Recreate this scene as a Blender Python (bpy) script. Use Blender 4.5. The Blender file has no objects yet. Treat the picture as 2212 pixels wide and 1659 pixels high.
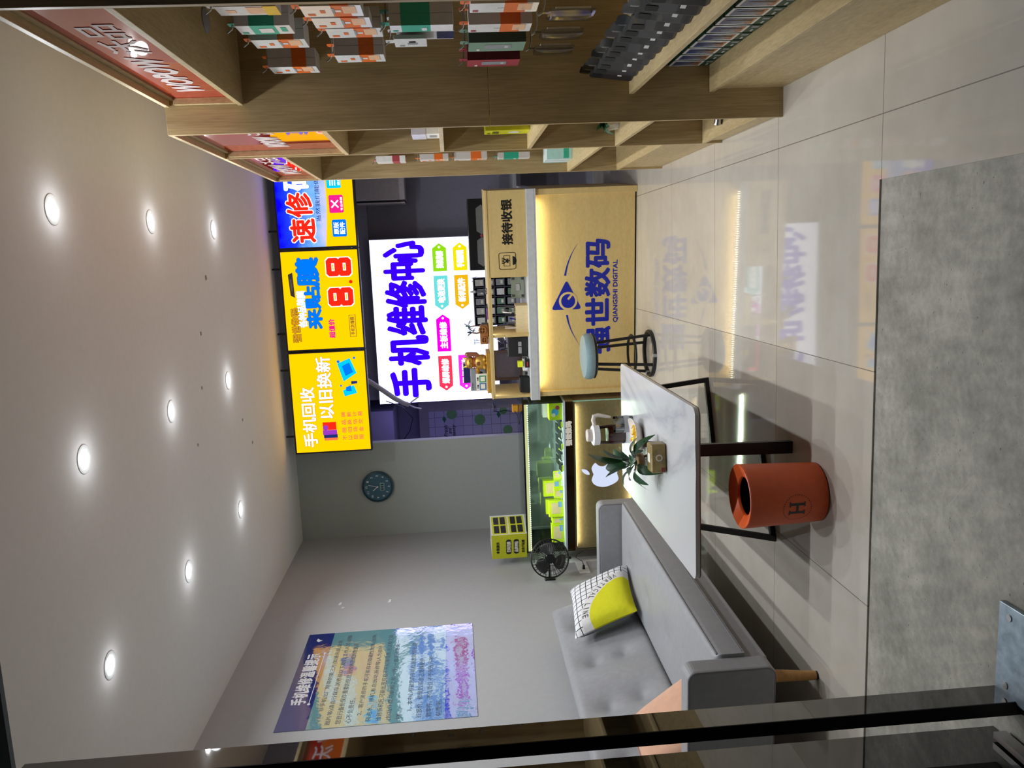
import bpy, math, random
from mathutils import Vector, Matrix, Euler
random.seed(7)
SC = bpy.context.scene
COL = SC.collection
PI = math.pi

# ------------------------------------------------------------------ camera
F_PX, YAW, PITCH, ROLL = 1744.98983, 0.156836107, 0.0679640316, 0.0525154927
CAM_H = 1.35
fw = Vector((-math.sin(YAW) * math.cos(PITCH), math.cos(YAW) * math.cos(PITCH), -math.sin(PITCH)))
rt = Vector((math.cos(YAW), math.sin(YAW), 0))
dn = fw.cross(rt)
r2 = rt * math.cos(ROLL) + dn * math.sin(ROLL)
d2 = dn * math.cos(ROLL) - rt * math.sin(ROLL)
# the phone was held on its side: picture right = room down, picture up = room right
cx_, cy_, cz_ = d2, r2, -fw
cam = bpy.data.cameras.new('camera')
cam.sensor_fit = 'HORIZONTAL'
cam.sensor_width = 36.0
cam.lens = F_PX / 2212 * 36.0
cam.clip_start = 0.02
camo = bpy.data.objects.new('camera', cam)
COL.objects.link(camo)
camo.matrix_world = Matrix(((cx_.x, cy_.x, cz_.x, 0), (cx_.y, cy_.y, cz_.y, 0), (cx_.z, cy_.z, cz_.z, CAM_H), (0, 0, 0, 1)))
SC.camera = camo

# ------------------------------------------------------------------ world, exposure
SC.view_settings.view_transform = 'Standard'
SC.view_settings.look = 'None'
SC.view_settings.gamma = 1
SC.view_settings.exposure = 0.0
SC.view_settings.use_curve_mapping = False
W = bpy.data.worlds.new('night')
SC.world = W
W.use_nodes = True
W.node_tree.nodes['Background'].inputs[0].default_value = (0.55, 0.62, 0.75, 1)
W.node_tree.nodes['Background'].inputs[1].default_value = 0.018
SC.cycles.use_denoising = True
SC.cycles.max_bounces = 10
SC.cycles.transparent_max_bounces = 16
SC.cycles.caustics_reflective = False
SC.cycles.caustics_refractive = False
SC.cycles.sample_clamp_indirect = 4.0

LAMP_W = 4.1            # each ceiling downlight
LED_W = 1.55             # led strip under the counter lip
CASE_W = 5.0            # led strips in the glass showcase
SIGN_E = 1.8            # white light box
SCREEN_E = 1.3         # hanging screens

# ------------------------------------------------------------------ helpers
def S(r, g, b):
    f = lambda c: (c / 255 / 12.92) if c / 255 <= 0.04045 else ((c / 255 + 0.055) / 1.055) ** 2.4
    return (f(r), f(g), f(b), 1)

class N:
    """small node-graph helper"""
    def __init__(s, name):
        s.m = bpy.data.materials.new(name); s.m.use_nodes = True
        s.t = s.m.node_tree; s.b = s.t.nodes['Principled BSDF']; s.out = s.t.nodes['Material Output']
    def n(s, typ, **kw):
        x = s.t.nodes.new(typ)
        for k, v in kw.items():
            setattr(x, k, v)
        return x
    def l(s, a, b): s.t.links.new(a, b)
    def val(s, sock, v):
        if isinstance(v, bpy.types.NodeSocket): s.l(v, sock)
        else: sock.default_value = v
    def math(s, op, a, b=0.0, clamp=False):
        x = s.n('ShaderNodeMath', operation=op, use_clamp=clamp)
        s.val(x.inputs[0], a); s.val(x.inputs[1], b)
        return x.outputs[0]
    def mix(s, f, a, b):
        x = s.n('ShaderNodeMix', data_type='RGBA')
        s.val(x.inputs[0], f); s.val(x.inputs[6], a); s.val(x.inputs[7], b)
        return x.outputs[2]
    def coord(s, scale=(1, 1, 1), which='Object'):
        c = s.n('ShaderNodeTexCoord'); mp = s.n('ShaderNodeMapping')
        mp.inputs['Scale'].default_value = scale
        s.l(c.outputs[which], mp.inputs[0])
        return mp.outputs[0]
    def xyz(s, which='Object'):
        c = s.n('ShaderNodeTexCoord'); p = s.n('ShaderNodeSeparateXYZ'); s.l(c.outputs[which], p.inputs[0])
        return p.outputs
    def noise(s, vec, scale, detail=4, rough=0.5):
        x = s.n('ShaderNodeTexNoise'); s.l(vec, x.inputs['Vector'])
        x.inputs['Scale'].default_value = scale; x.inputs['Detail'].default_value = detail; x.inputs['Roughness'].default_value = rough
        return x.outputs[0]
    def ramp(s, f, pts):
        x = s.n('ShaderNodeValToRGB'); s.l(f, x.inputs[0])
        e = x.color_ramp.elements
        while len(e) < len(pts): e.new(0.5)
        for i, (p, c) in enumerate(pts):
            e[i].position = p; e[i].color = c
        return x.outputs[0]
    def bump(s, h, strength=0.2, dist=0.01):
        x = s.n('ShaderNodeBump'); x.inputs['Strength'].default_value = strength; x.inputs['Distance'].default_value = dist
        s.l(h, x.inputs['Height']); s.l(x.outputs[0], s.b.inputs['Normal'])

_mats = {}
def pm(name, rgb, rough=0.5, metal=0.0, spec=0.5, coat=0.0, var=0.06, em=None, bump=0.0, sheen=0.0):
    """plain procedural surface: a colour with a slight mottling"""
    if name in _mats: return _mats[name]
    g = N(name)
    c = S(*rgb)
    if var:
        nz = g.noise(g.coord(), 35, 3)
        lo = tuple(x * (1 - var) for x in c[:3]) + (1,); hi = tuple(min(1, x * (1 + var)) for x in c[:3]) + (1,)
        g.l(g.ramp(nz, [(0.3, lo), (0.7, hi)]), g.b.inputs['Base Color'])
        if bump:
            g.bump(g.noise(g.coord(), 400, 2), bump, 0.002)
    else:
        g.b.inputs['Base Color'].default_value = c
    g.b.inputs['Roughness'].default_value = rough
    g.b.inputs['Metallic'].default_value = metal
    g.b.inputs['Specular IOR Level'].default_value = spec
    g.b.inputs['Coat Weight'].default_value = coat
    g.b.inputs['Coat Roughness'].default_value = 0.03
    if sheen: g.b.inputs['Sheen Weight'].default_value = sheen
    if em:
        g.b.inputs['Emission Color'].default_value = S(*em[0]); g.b.inputs['Emission Strength'].default_value = em[1]
    _mats[name] = g.m
    return g.m

def em(name, rgb, strength):
    """something that gives off light"""
    if name in _mats: return _mats[name]
    g = N(name)
    e = g.n('ShaderNodeEmission'); e.inputs[0].default_value = S(*rgb); e.inputs[1].default_value = strength
    g.l(e.outputs[0], g.out.inputs[0])
    _mats[name] = g.m
    return g.m

def glass(name, tint=(235, 245, 240), refl=0.10, rough=0.0, ior=1.45):
    """thin clear pane: see-through plus a fresnel reflection"""
    if name in _mats: return _mats[name]
    g = N(name)
    tr = g.n('ShaderNodeBsdfTransparent'); tr.inputs[0].default_value = S(*tint)
    gl = g.n('ShaderNodeBsdfGlossy'); gl.inputs['Roughness'].default_value = rough
    fr = g.n('ShaderNodeFresnel'); fr.inputs[0].default_value = ior
    f = g.math('MAXIMUM', fr.outputs[0], refl)
    mx = g.n('ShaderNodeMixShader'); g.l(f, mx.inputs[0]); g.l(tr.outputs[0], mx.inputs[1]); g.l(gl.outputs[0], mx.inputs[2])
    g.l(mx.outputs[0], g.out.inputs[0])
    _mats[name] = g.m
    return g.m

def wood(name, dark, light, sc=(3, 3, 0.6), rough=0.45, spec=0.4):
    if name in _mats: return _mats[name]
    g = N(name)
    a = g.noise(g.coord((sc[0] * 6, sc[1] * 6, sc[2] * 2)), 4, 6, 0.6)
    b = g.noise(g.coord(sc), 2.2, 3)
    f = g.math('ADD', g.math('MULTIPLY', a, 0.65), g.math('MULTIPLY', b, 0.45))
    g.l(g.ramp(f, [(0.35, S(*dark)), (0.75, S(*light))]), g.b.inputs['Base Color'])
    g.b.inputs['Roughness'].default_value = rough
    g.b.inputs['Specular IOR Level'].default_value = spec
    _mats[name] = g.m
    return g.m

def led_dots(name, rgb, strength, pitch=.0167):
    """a strip of small separate led chips"""
    g = N(name); p = g.xyz()
    f = g.math('LESS_THAN', g.math('FRACT', g.math('DIVIDE', g.math('ADD', p[0], 5.0), pitch)), .45)
    e = g.n('ShaderNodeEmission'); e.inputs[0].default_value = S(*rgb)
    g.l(g.math('ADD', g.math('MULTIPLY', f, strength), .4), e.inputs[1]); g.l(e.outputs[0], g.out.inputs[0])
    return g.m

class MB:
    def __init__(s): s.v = []; s.f = []
    def add(s, vs, fs):
        o = len(s.v); s.v += [tuple(p) for p in vs]; s.f += [tuple(i + o for i in q) for q in fs]; return s
    def box(s, x0, y0, z0, x1, y1, z1):
        return s.add([(x0, y0, z0), (x1, y0, z0), (x1, y1, z0), (x0, y1, z0), (x0, y0, z1), (x1, y0, z1), (x1, y1, z1), (x0, y1, z1)],
                     [(0, 3, 2, 1), (4, 5, 6, 7), (0, 1, 5, 4), (1, 2, 6, 5), (2, 3, 7, 6), (3, 0, 4, 7)])
    def obox(s, c, size, rot=(0, 0, 0)):
        m = Euler(rot).to_matrix(); hx, hy, hz = [q / 2 for q in size]; c = Vector(c)
        vs = [c + m @ Vector(p) for p in [(-hx, -hy, -hz), (hx, -hy, -hz), (hx, hy, -hz), (-hx, hy, -hz), (-hx, -hy, hz), (hx, -hy, hz), (hx, hy, hz), (-hx, hy, hz)]]
        return s.add(vs, [(0, 3, 2, 1), (4, 5, 6, 7), (0, 1, 5, 4), (1, 2, 6, 5), (2, 3, 7, 6), (3, 0, 4, 7)])
    def bar(s, p0, p1, w, d, up=(0, 0, 1)):
        p0, p1 = Vector(p0), Vector(p1); t = (p1 - p0).normalized(); u = Vector(up)
        if abs(t.dot(u)) > 0.98: u = Vector((0, 1, 0))
        a = t.cross(u).normalized() * w / 2; b = t.cross(a).normalized() * d / 2
        vs = [p0 - a - b, p0 + a - b, p0 + a + b, p0 - a + b, p1 - a - b, p1 + a - b, p1 + a + b, p1 - a + b]
        return s.add(vs, [(0, 1, 2, 3), (7, 6, 5, 4), (0, 4, 5, 1), (1, 5, 6, 2), (2, 6, 7, 3), (3, 7, 4, 0)])
    def tube(s, pts, r, seg=8, closed=False):
        pts = [Vector(p) for p in pts]; n = len(pts)
        rr = r if isinstance(r, (list, tuple)) else [r] * n
        rings = []; prev = None
        for i, p in enumerate(pts):
            if closed: t = (pts[(i + 1) % n] - pts[i - 1]).normalized()
            else: t = (pts[min(i + 1, n - 1)] - pts[max(i - 1, 0)]).normalized()
            if prev is None:
                u = Vector((0, 0, 1)) if abs(t.z) < 0.9 else Vector((1, 0, 0))
                a = t.cross(u).normalized()
            else:
                a = (prev - t * prev.dot(t)).normalized()
            prev = a; b = t.cross(a)
            rings.append([p + (a * math.cos(2 * PI * k / seg) + b * math.sin(2 * PI * k / seg)) * rr[i] for k in range(seg)])
        vs = [q for rg in rings for q in rg]; fs = []
        for i in range(n if closed else n - 1):
            j = (i + 1) % n
            for k in range(seg):
                fs.append((i * seg + k, i * seg + (k + 1) % seg, j * seg + (k + 1) % seg, j * seg + k))
        if not closed:
            fs.append(tuple(reversed(range(seg)))); fs.append(tuple((n - 1) * seg + k for k in range(seg)))
        return s.add(vs, fs)
    def cyl(s, p0, p1, r0, r1=None, seg=20):
        return s.tube([p0, p1], [r0, r0 if r1 is None else r1], seg)
    def lathe(s, prof, seg=36, c=(0, 0, 0), caps=True):
        vs = []; fs = []
        for r, z in prof:
            for k in range(seg):
                a = 2 * PI * k / seg; vs.append((c[0] + r * math.cos(a), c[1] + r * math.sin(a), c[2] + z))
        for i in range(len(prof) - 1):
            for k in range(seg):
                fs.append((i * seg + k, i * seg + (k + 1) % seg, (i + 1) * seg + (k + 1) % seg, (i + 1) * seg + k))
        if caps:
            if prof[0][0] > 1e-4: fs.append(tuple(reversed(range(seg))))
            if prof[-1][0] > 1e-4: fs.append(tuple((len(prof) - 1) * seg + k for k in range(seg)))
        return s.add(vs, fs)
    def prism(s, poly, y0, y1):
        """outline in local x-z, extruded along y"""
        n = len(poly)
        vs = [(x, y0, z) for x, z in poly] + [(x, y1, z) for x, z in poly]
        fs = [tuple(range(n)), tuple(reversed(range(n, 2 * n)))] + [(i, n + i, n + (i + 1) % n, (i + 1) % n) for i in range(n)]
        return s.add(vs, fs)
    def slab(s, poly, z0, z1):
        """outline in local x-y, extruded along z"""
        n = len(poly)
        vs = [(x, y, z0) for x, y in poly] + [(x, y, z1) for x, y in poly]
        fs = [tuple(reversed(range(n))), tuple(range(n, 2 * n))] + [(i, (i + 1) % n, n + (i + 1) % n, n + i) for i in range(n)]
        return s.add(vs, fs)
    def ball(s, c, r, seg=16, rings=10, rot=None):
        if not isinstance(r, (tuple, list)): r = (r, r, r)
        m = Euler(rot).to_matrix() if rot else Matrix.Identity(3)
        vs = []; fs = []
        for i in range(1, rings):
            t = PI * i / rings
            for k in range(seg):
                a = 2 * PI * k / seg
                vs.append(Vector(c) + m @ Vector((r[0] * math.sin(t) * math.cos(a), r[1] * math.sin(t) * math.sin(a), r[2] * math.cos(t))))
        top = len(vs); vs.append(Vector(c) + m @ Vector((0, 0, r[2]))); vs.append(Vector(c) + m @ Vector((0, 0, -r[2])))
        for i in range(rings - 2):
            for k in range(seg):
                fs.append((i * seg + k, (i + 1) * seg + k, (i + 1) * seg + (k + 1) % seg, i * seg + (k + 1) % seg))
        for k in range(seg):
            fs.append((top, k, (k + 1) % seg)); fs.append((top + 1, (rings - 2) * seg + (k + 1) % seg, (rings - 2) * seg + k))
        return s.add(vs, fs)
    def map(s, fn): s.v = [tuple(fn(*p)) for p in s.v]; return s
    def build(s, name, mat, parent=None, smooth=False, bevel=0, segs=2, label=None, sub=0):
        me = bpy.data.meshes.new(name); me.from_pydata(s.v, [], s.f)
        me.materials.append(mat)
        if smooth:
            me.polygons.foreach_set('use_smooth', [True] * len(me.polygons))
            me.set_sharp_from_angle(angle=math.radians(40))
        me.update()
        o = bpy.data.objects.new(name, me); COL.objects.link(o)
        if parent: o.parent = parent
        if label: o['label'] = label
        if sub:
            m = o.modifiers.new('sub', 'SUBSURF'); m.levels = sub; m.render_levels = sub
        if bevel:
            m = o.modifiers.new('bevel', 'BEVEL'); m.width = bevel; m.segments = segs; m.limit_method = 'ANGLE'; m.angle_limit = math.radians(40)
        return o

def B(*a): return MB().box(*a)

def thing(name, label, cat, loc=(0, 0, 0), rz=0, group=None):
    o = bpy.data.objects.new(name, None); COL.objects.link(o)
    o.empty_display_size = 0.05
    o.location = loc; o.rotation_euler = (0, 0, rz)
    o['label'] = label; o['category'] = cat
    if group: o['group'] = group
    return o
def tag(o, label, cat, group=None, loc=None):
    o['label'] = label; o['category'] = cat
    if group: o['group'] = group
    if loc: o.location = loc
    return o
def structure(o, label=None):
    o['kind'] = 'structure'
    if label: o['label'] = label
    return o
def copy_tree(o, parent=None):
    c = o.copy(); COL.objects.link(c)
    if parent: c.parent = parent
    for ch in list(o.children): copy_tree(ch, c)
    return c
def rr_poly(x0, z0, x1, z1, r, n=5):
    out = []
    for cx, cz, a0 in ((x1 - r, z1 - r, 0), (x0 + r, z1 - r, PI / 2), (x0 + r, z0 + r, PI), (x1 - r, z0 + r, 1.5 * PI)):
        for k in range(n + 1):
            a = a0 + PI / 2 * k / n; out.append((cx + r * math.cos(a), cz + r * math.sin(a)))
    return out
def circ(cx, cz, r, n=28, rz=None):
    return [(cx + r * math.cos(2 * PI * k / n), cz + (rz or r) * math.sin(2 * PI * k / n)) for k in range(n)]
def ringmesh(cx, cz, r0, r1, y0, y1, n=32):
    m = MB(); vs = []; fs = []
    for k in range(n):
        a = 2 * PI * k / n; c, s_ = math.cos(a), math.sin(a)
        vs += [(cx + r0 * c, y0, cz + r0 * s_), (cx + r1 * c, y0, cz + r1 * s_), (cx + r1 * c, y1, cz + r1 * s_), (cx + r0 * c, y1, cz + r0 * s_)]
    for k in range(n):
        a, b = 4 * k, 4 * ((k + 1) % n)
        for j in range(4):
            fs.append((a + j, a + (j + 1) % 4, b + (j + 1) % 4, b + j))
    return m.add(vs, fs)

_gl = {}
def glyphs(body, res=2):
    if body in _gl: return _gl[body]
    c = bpy.data.curves.new('t', 'FONT'); c.body = body; c.resolution_u = res
    o = bpy.data.objects.new('t', c); COL.objects.link(o)
    bpy.context.view_layer.update()
    dg = bpy.context.evaluated_depsgraph_get()
    me = bpy.data.meshes.new_from_object(o.evaluated_get(dg), depsgraph=dg)
    vs = [(v.co.x, v.co.y) for v in me.vertices]; fs = [tuple(p.vertices) for p in me.polygons]
    bpy.data.objects.remove(o); bpy.data.meshes.remove(me); bpy.data.curves.remove(c)
    x0 = min(v[0] for v in vs); x1 = max(v[0] for v in vs); y0 = min(v[1] for v in vs); y1 = max(v[1] for v in vs)
    vs = [((a - x0) / (x1 - x0), (b - y0) / (y1 - y0)) for a, b in vs]
    _gl[body] = (vs, fs)
    return _gl[body]
def textmb(body, x0, z0, x1, z1, y, bold=0.0, n=8, slant=0.0, mb=None):
    """lettering fitted in a box of the local x-z plane, facing -y"""
    vs, fs = glyphs(body); m = mb or MB()
    sh = [(0, 0)] + ([(bold * math.cos(2 * PI * k / n), bold * math.sin(2 * PI * k / n)) for k in range(n)] if bold else [])
    for i, (dx, dz) in enumerate(sh):
        m.add([(x0 + a * (x1 - x0) + dx + slant * (b - 0.5) * (z1 - z0), y - i * 1e-5, z0 + b * (z1 - z0) + dz) for a, b in vs], fs)
    return m
def text(name, body, x0, z0, x1, z1, y, mat, parent, bold=0.0, slant=0.0, label=None):
    return textmb(body, x0, z0, x1, z1, y, bold, slant=slant).build(name, mat, parent, label=label)

def padded(w, h, t, r, dimples=(), crown=0.0, nx=40, ny=24):
    """upholstered block on 0..w by 0..h (x,y), top at z=t with rounded edges, a crown and tuft dimples"""
    def samp(n, L):
        a = [r * (1 - math.cos(PI / 2 * k / 5)) for k in range(6)]
        mid = [r + (L - 2 * r) * k / n for k in range(1, n)]
        return a + mid + [L - q for q in reversed(a)]
    xs, ys = samp(nx, w), samp(ny, h)
    def hz(x, y):
        d = min(x, w - x, y, h - y)
        z = t - r + (math.sqrt(max(0, r * r - (r - d) ** 2)) if d < r else r)
        z += crown * max(0, math.sin(PI * x / w)) ** 0.6 * max(0, math.sin(PI * y / h)) ** 0.6
        for dx, dy, dr, dd in dimples:
            q = math.hypot(x - dx, (y - dy)) / dr
            z -= dd * math.exp(-q * 1.6) 
        return z
    m = MB(); vs = []; fs = []; X, Y = len(xs), len(ys)
    for y in ys:
        for x in xs: vs.append((x, y, hz(x, y)))
    for j in range(Y - 1):
        for i in range(X - 1): fs.append((j * X + i, j * X + i + 1, (j + 1) * X + i + 1, (j + 1) * X + i))
    edge = [i for i in range(X)] + [j * X + X - 1 for j in range(1, Y)] + [(Y - 1) * X + i for i in range(X - 2, -1, -1)] + [j * X for j in range(Y - 2, 0, -1)]
    o = len(vs)
    for e in edge: vs.append((vs[e][0], vs[e][1], 0))
    n = len(edge)
    for k in range(n): fs.append((edge[k], o + k, o + (k + 1) % n, edge[(k + 1) % n]))
    fs.append(tuple(o + k for k in reversed(range(n))))
    return m.add(vs, fs)

# ------------------------------------------------------------------ materials
OAK = wood('oak_laminate', (146, 123, 84), (190, 167, 122), (7, 7, 0.9))
OAKH = wood('oak_laminate_long', (166, 144, 102), (206, 184, 138), (7, 1.0, 7))
EDGE = pm('oak_edge_band', (222, 202, 160), 0.5)
COUNTER = wood('counter_laminate', (196, 168, 108), (212, 186, 126), (1.2, 1.2, 9), 0.5)
WHITEP = pm('painted_wall', (182, 183, 184), 0.85, var=0.02, spec=0.2)
CEILP = pm('painted_ceiling', (240, 236, 234), 0.9, var=0.015, spec=0.2)
GREYP = pm('grey_partition_paint', (178, 184, 180), 0.85, var=0.02, spec=0.2)
BACKP = pm('back_room_paint', (150, 148, 164), 0.8, var=0.04)
BLACKM = pm('black_metal', (22, 22, 24), 0.4, var=0.1)
BLACKP = pm('black_plastic', (26, 26, 28), 0.45, var=0.1)
STEEL = pm('brushed_steel', (190, 190, 190), 0.3, metal=1.0)
WHITE = pm('white_plastic', (232, 232, 232), 0.4, var=0.03)
GREY = pm('grey_plastic', (150, 152, 156), 0.45)
GLASS = glass('clear_glass', (244, 248, 246), 0.0, ior=1.3)
GLASSG = glass('showcase_glass', (240, 250, 244), 0.0, ior=1.3)
GREENEDGE = pm('glass_green_edge', (150, 205, 185), 0.15, var=0.1)
FABRIC = pm('grey_leatherette', (154, 155, 158), 0.42, var=0.05, bump=0.15, spec=0.4)
DARKGAP = pm('dark_recess', (30, 26, 20), 0.7)

def tile_floor():
    g = N('polished_cream_tile')
    p = g.xyz()
    def line(c, off, per=0.805):
        a = g.math('DIVIDE', g.math('SUBTRACT', c, off), per)
        fr = g.math('ABSOLUTE', g.math('SUBTRACT', g.math('FRACT', a), 0.5))
        return g.math('GREATER_THAN', fr, 0.5 - 0.0016 / per)
    ln = g.math('MAXIMUM', line(p[0], -0.418), line(p[1], 4.10))
    nz = g.noise(g.coord((1.2, 1.2, 1)), 1.6, 6, 0.6)
    fine = g.noise(g.coord(), 9, 5, 0.6)
    f = g.math('ADD', g.math('MULTIPLY', nz, 0.7), g.math('MULTIPLY', fine, 0.3))
    base = g.ramp(f, [(0.3, S(180, 172, 160)), (0.7, S(198, 191, 180))])
    g.l(g.mix(ln, base, S(105, 95, 84)), g.b.inputs['Base Color'])
    g.b.inputs['Specular IOR Level'].default_value = 0.55
    g.l(g.math('ADD', 0.045, g.math('MULTIPLY', ln, 0.5)), g.b.inputs['Roughness'])
    g.bump(g.noise(g.coord(), 1.1, 2), 0.012, 0.05)
    return g.m
def concrete():
    g = N('scuffed_concrete')
    c = g.coord()
    big = g.noise(c, 3.2, 8, 0.65); fine = g.noise(c, 26, 8, 0.7); sp = g.noise(g.coord((1, 2.2, 1)), 60, 3)
    f = g.math('ADD', g.math('MULTIPLY', big, 0.6), g.math('MULTIPLY', fine, 0.4))
    base = g.ramp(f, [(0.32, S(110, 108, 98)), (0.5, S(150, 147, 137)), (0.68, S(186, 182, 171))])
    scr = g.n('ShaderNodeTexVoronoi', feature='DISTANCE_TO_EDGE'); g.l(g.coord((1.4, 2.6, 1)), scr.inputs['Vector']); scr.inputs['Scale'].default_value = 1.6
    wob = g.math('MULTIPLY', g.math('LESS_THAN', scr.outputs[0], 0.006), g.math('GREATER_THAN', big, 0.53))
    col = g.mix(g.math('MULTIPLY', wob, 0.18), base, S(186, 182, 172))
    col = g.mix(g.math('GREATER_THAN', sp, 0.73), col, S(84, 80, 72))
    g.l(col, g.b.inputs['Base Color'])
    g.b.inputs['Roughness'].default_value = 0.75
    g.bump(fine, 0.25, 0.004)
    return g.m

# ------------------------------------------------------------------ the room
WALLX, BACKY, CEILZ, RIGHTX, FRONTY = -2.412, 7.0, 2.785, 1.0, 1.72
CX0, CX1, CY0, CY1 = -2.412, 0.19, 1.0, 2.5     # bare concrete strip inside the door
structure(MB().box(CX1, FRONTY - 0.9, -0.05, RIGHTX + .1, 9.0, 0).box(WALLX, CY1, -0.05, CX1, 9.0, 0).build('floor', tile_floor()))
structure(MB().box(CX0, 0.3, -0.056, CX1, CY1, -0.006).build('floor_concrete', concrete()))
structure(B(WALLX - .1, FRONTY - .5, CEILZ, RIGHTX + .1, BACKY, CEILZ + .08).build('ceiling', CEILP))
structure(B(WALLX - .1, FRONTY - .5, -.05, WALLX, 9.0, CEILZ).build('wall_left', WHITEP))
structure(B(RIGHTX, FRONTY - .5, -.05, RIGHTX + .1, 9.0, CEILZ).build('wall_right', BACKP))
structure(MB().box(WALLX, BACKY, -.02, -1.567, BACKY + .09, CEILZ).build('wall_partition', GREYP))
structure(MB().box(-1.567, BACKY, 2.18, RIGHTX, BACKY + .09, CEILZ).build('wall_bulkhead', GREYP))
structure(B(-2.412, 8.42, -.02, RIGHTX, 8.5, 2.7).build('wall_back', BACKP))
structure(B(-2.412, BACKY + .09, 2.5, RIGHTX, 8.42, 2.56).build('ceiling_back', BACKP))
structure(B(-1.27, 7.62, -.02, RIGHTX, 7.72, 2.5).build('wall_back_partition', BACKP))
structure(MB().slab([(-2.40, 7.72), (-1.42, 7.72), (-1.42, 8.4), (-2.40, 8.4)], 1.98, 2.5).build('trim_1', BACKP), 'boxed soffit over the back door')
structure(B(-1.27, 7.51, 2.08, RIGHTX, 7.619, 2.2).build('trim_2', BACKP), 'beam above the white light box')
# scuffs on the wall paint
sc = pm('bare_plaster', (238, 238, 236), 0.9)
for y, z, a in ((5.57, 2.268, .05), (5.56, 1.914, .055), (5.5, 2.24, .02)):
    m = MB().slab([(-.012, -a / 2), (.008, -a / 2 * .8), (.011, a * .4), (-.004, a / 2)], 0, .001)
    o = structure(m.build('trim_3', sc), 'bare patch in the wall paint')
    o.rotation_euler = (0, PI / 2, 0); o.location = (WALLX + .0005, y, z)

cp = pm('ceiling_fleck', (150, 140, 128), .9)
for x, y, r in ((-.36, 4.70, .012), (-.66, 4.62, .010), (-.95, 4.45, .009), (-.05, 4.9, .016), (-1.0, 5.4, .010), (-1.2, 5.6, .012)):
    o = structure(MB().slab([(-r, -r * .7), (r * .8, -r), (r, r * .6), (-r * .5, r)], 0, .001).build('trim_4', cp), 'small fleck in the ceiling paint'); o.location = (x, y, CEILZ - .0015)
# ------------------------------------------------------------------ ceiling downlights
LAMP_GLOW = em('downlight_glow', (255, 252, 244), 30)
TRIM = pm('downlight_trim', (225, 225, 222), 0.35)
def downlight():
    t = thing('downlight', 'x', 'ceiling light', group='recessed downlights in the ceiling')
    MB().lathe([(0.036, 0.0), (0.05, -0.004), (0.056, -0.002), (0.056, 0.0)], 36, caps=False).build('trim_ring', TRIM, t, smooth=True)
    MB().lathe([(0.0, 0.0), (0.036, 0.0)], 32, (0, 0, -0.0015), caps=False).map(lambda x, y, z: (x, -y, z)).build('lens', LAMP_GLOW, t, label='glowing white lens')
    return t
dl = downlight()
rows = ((3.12, 'nearest the entrance'), (4.10, 'in the middle row'), (5.15, 'in the row nearest the back'))
cols = ((-1.54, 'on the sofa side of the ceiling'), (-0.697, 'along the centre of the ceiling'), (0.238, 'on the shelf side of the ceiling'))
k = 0
for y, yn in rows:
    for x, xn in cols:
        o = dl if k == 0 else copy_tree(dl)
        k += 1
        o.location = (x, y, CEILZ - .0005); o['label'] = 'round white downlight %s, %s' % (xn, yn)
        la = bpy.data.lights.new('downlight_beam', 'AREA'); la.shape = 'DISK'; la.size = 0.07; la.energy = LAMP_W; la.spread = math.radians(150)
        la.color = (0.93, 0.985, 1.03)
        lo = bpy.data.objects.new('downlight_beam', la); COL.objects.link(lo); lo.location = (0, 0, -0.006); lo.parent = o
        lg = bpy.data.lights.new('downlight_halo', 'POINT'); lg.energy = LAMP_W * .05; lg.shadow_soft_size = .03; lg.color = (.93, .985, 1.03)
        lh = bpy.data.objects.new('downlight_halo', lg); COL.objects.link(lh); lh.location = (0, 0, -.045); lh.parent = o

# ------------------------------------------------------------------ entrance: door leaf and post
GLOSSB = pm('glossy_black_lacquer', (18, 19, 19), 0.02, spec=1.0, coat=1.0, var=0.0)
DARKG = pm('dark_tinted_glass', (14, 18, 17), 0.015, spec=1.0, coat=0.6, var=0.0)
d = thing('door_1', 'x', 'door'); d['kind'] = 'structure'; del d['label']; del d['category']
B(-1.177, 1.762, -.005, -1.142, 1.84, 2.42).build('stile', GLOSSB, d)
B(-1.1775, 1.76, -.005, -1.1425, 1.7619, 2.42).build('stile_edge', BLACKM, d)
B(-1.30, 0.7, -.005, -1.268, 1.858, 2.44).build('tinted_pane', DARKG, d)
B(-1.262, 0.75, .002, -1.245, 1.80, .035).build('bottom_rail', STEEL, d)
PLATE = pm('zinc_plate', (150, 165, 176), 0.35, metal=0.6, var=0.25)
t = thing('floor_hinge_plate', 'scuffed grey metal hinge plate set in the concrete by the door post', 'metal plate', (-1.03, 1.63, -.006))
B(-.12, -.25, 0, .12, .21, .016).build('cover', PLATE, t, bevel=.002)
MB().tube([(-.03, .05, .017), (.0, .09, .017), (.02, .02, .017), (.04, .07, .017)], .003, 6).build('scribble', BLACKM, t)
for x, y in ((-.09, .17), (.09, .17)): MB().cyl((x, y, .016), (x, y, .0185), .009, seg=12).build('screw', STEEL, t)
# printed banner edge hanging at the shop front
t = thing('banner', 'dark blue banner with teal blots at the ceiling edge by the entrance', 'banner', (-1.66, 2.2, 2.67))
def blot():
    g = N('blotted_banner_print'); v = g.n('ShaderNodeTexVoronoi'); g.l(g.coord(), v.inputs['Vector']); v.inputs['Scale'].default_value = 22
    f = g.math('LESS_THAN', v.outputs[0], 0.36)
    g.l(g.mix(f, S(18, 34, 44), S(30, 120, 150)), g.b.inputs['Base Color']); g.b.inputs['Roughness'].default_value = .5
    return g.m
B(-.7, 0, 0, 1.2, .012, .112).build('sheet', blot(), t)
B(-.71, -.004, -.006, 1.21, .016, 0).build('rail', BLACKM, t)

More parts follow.
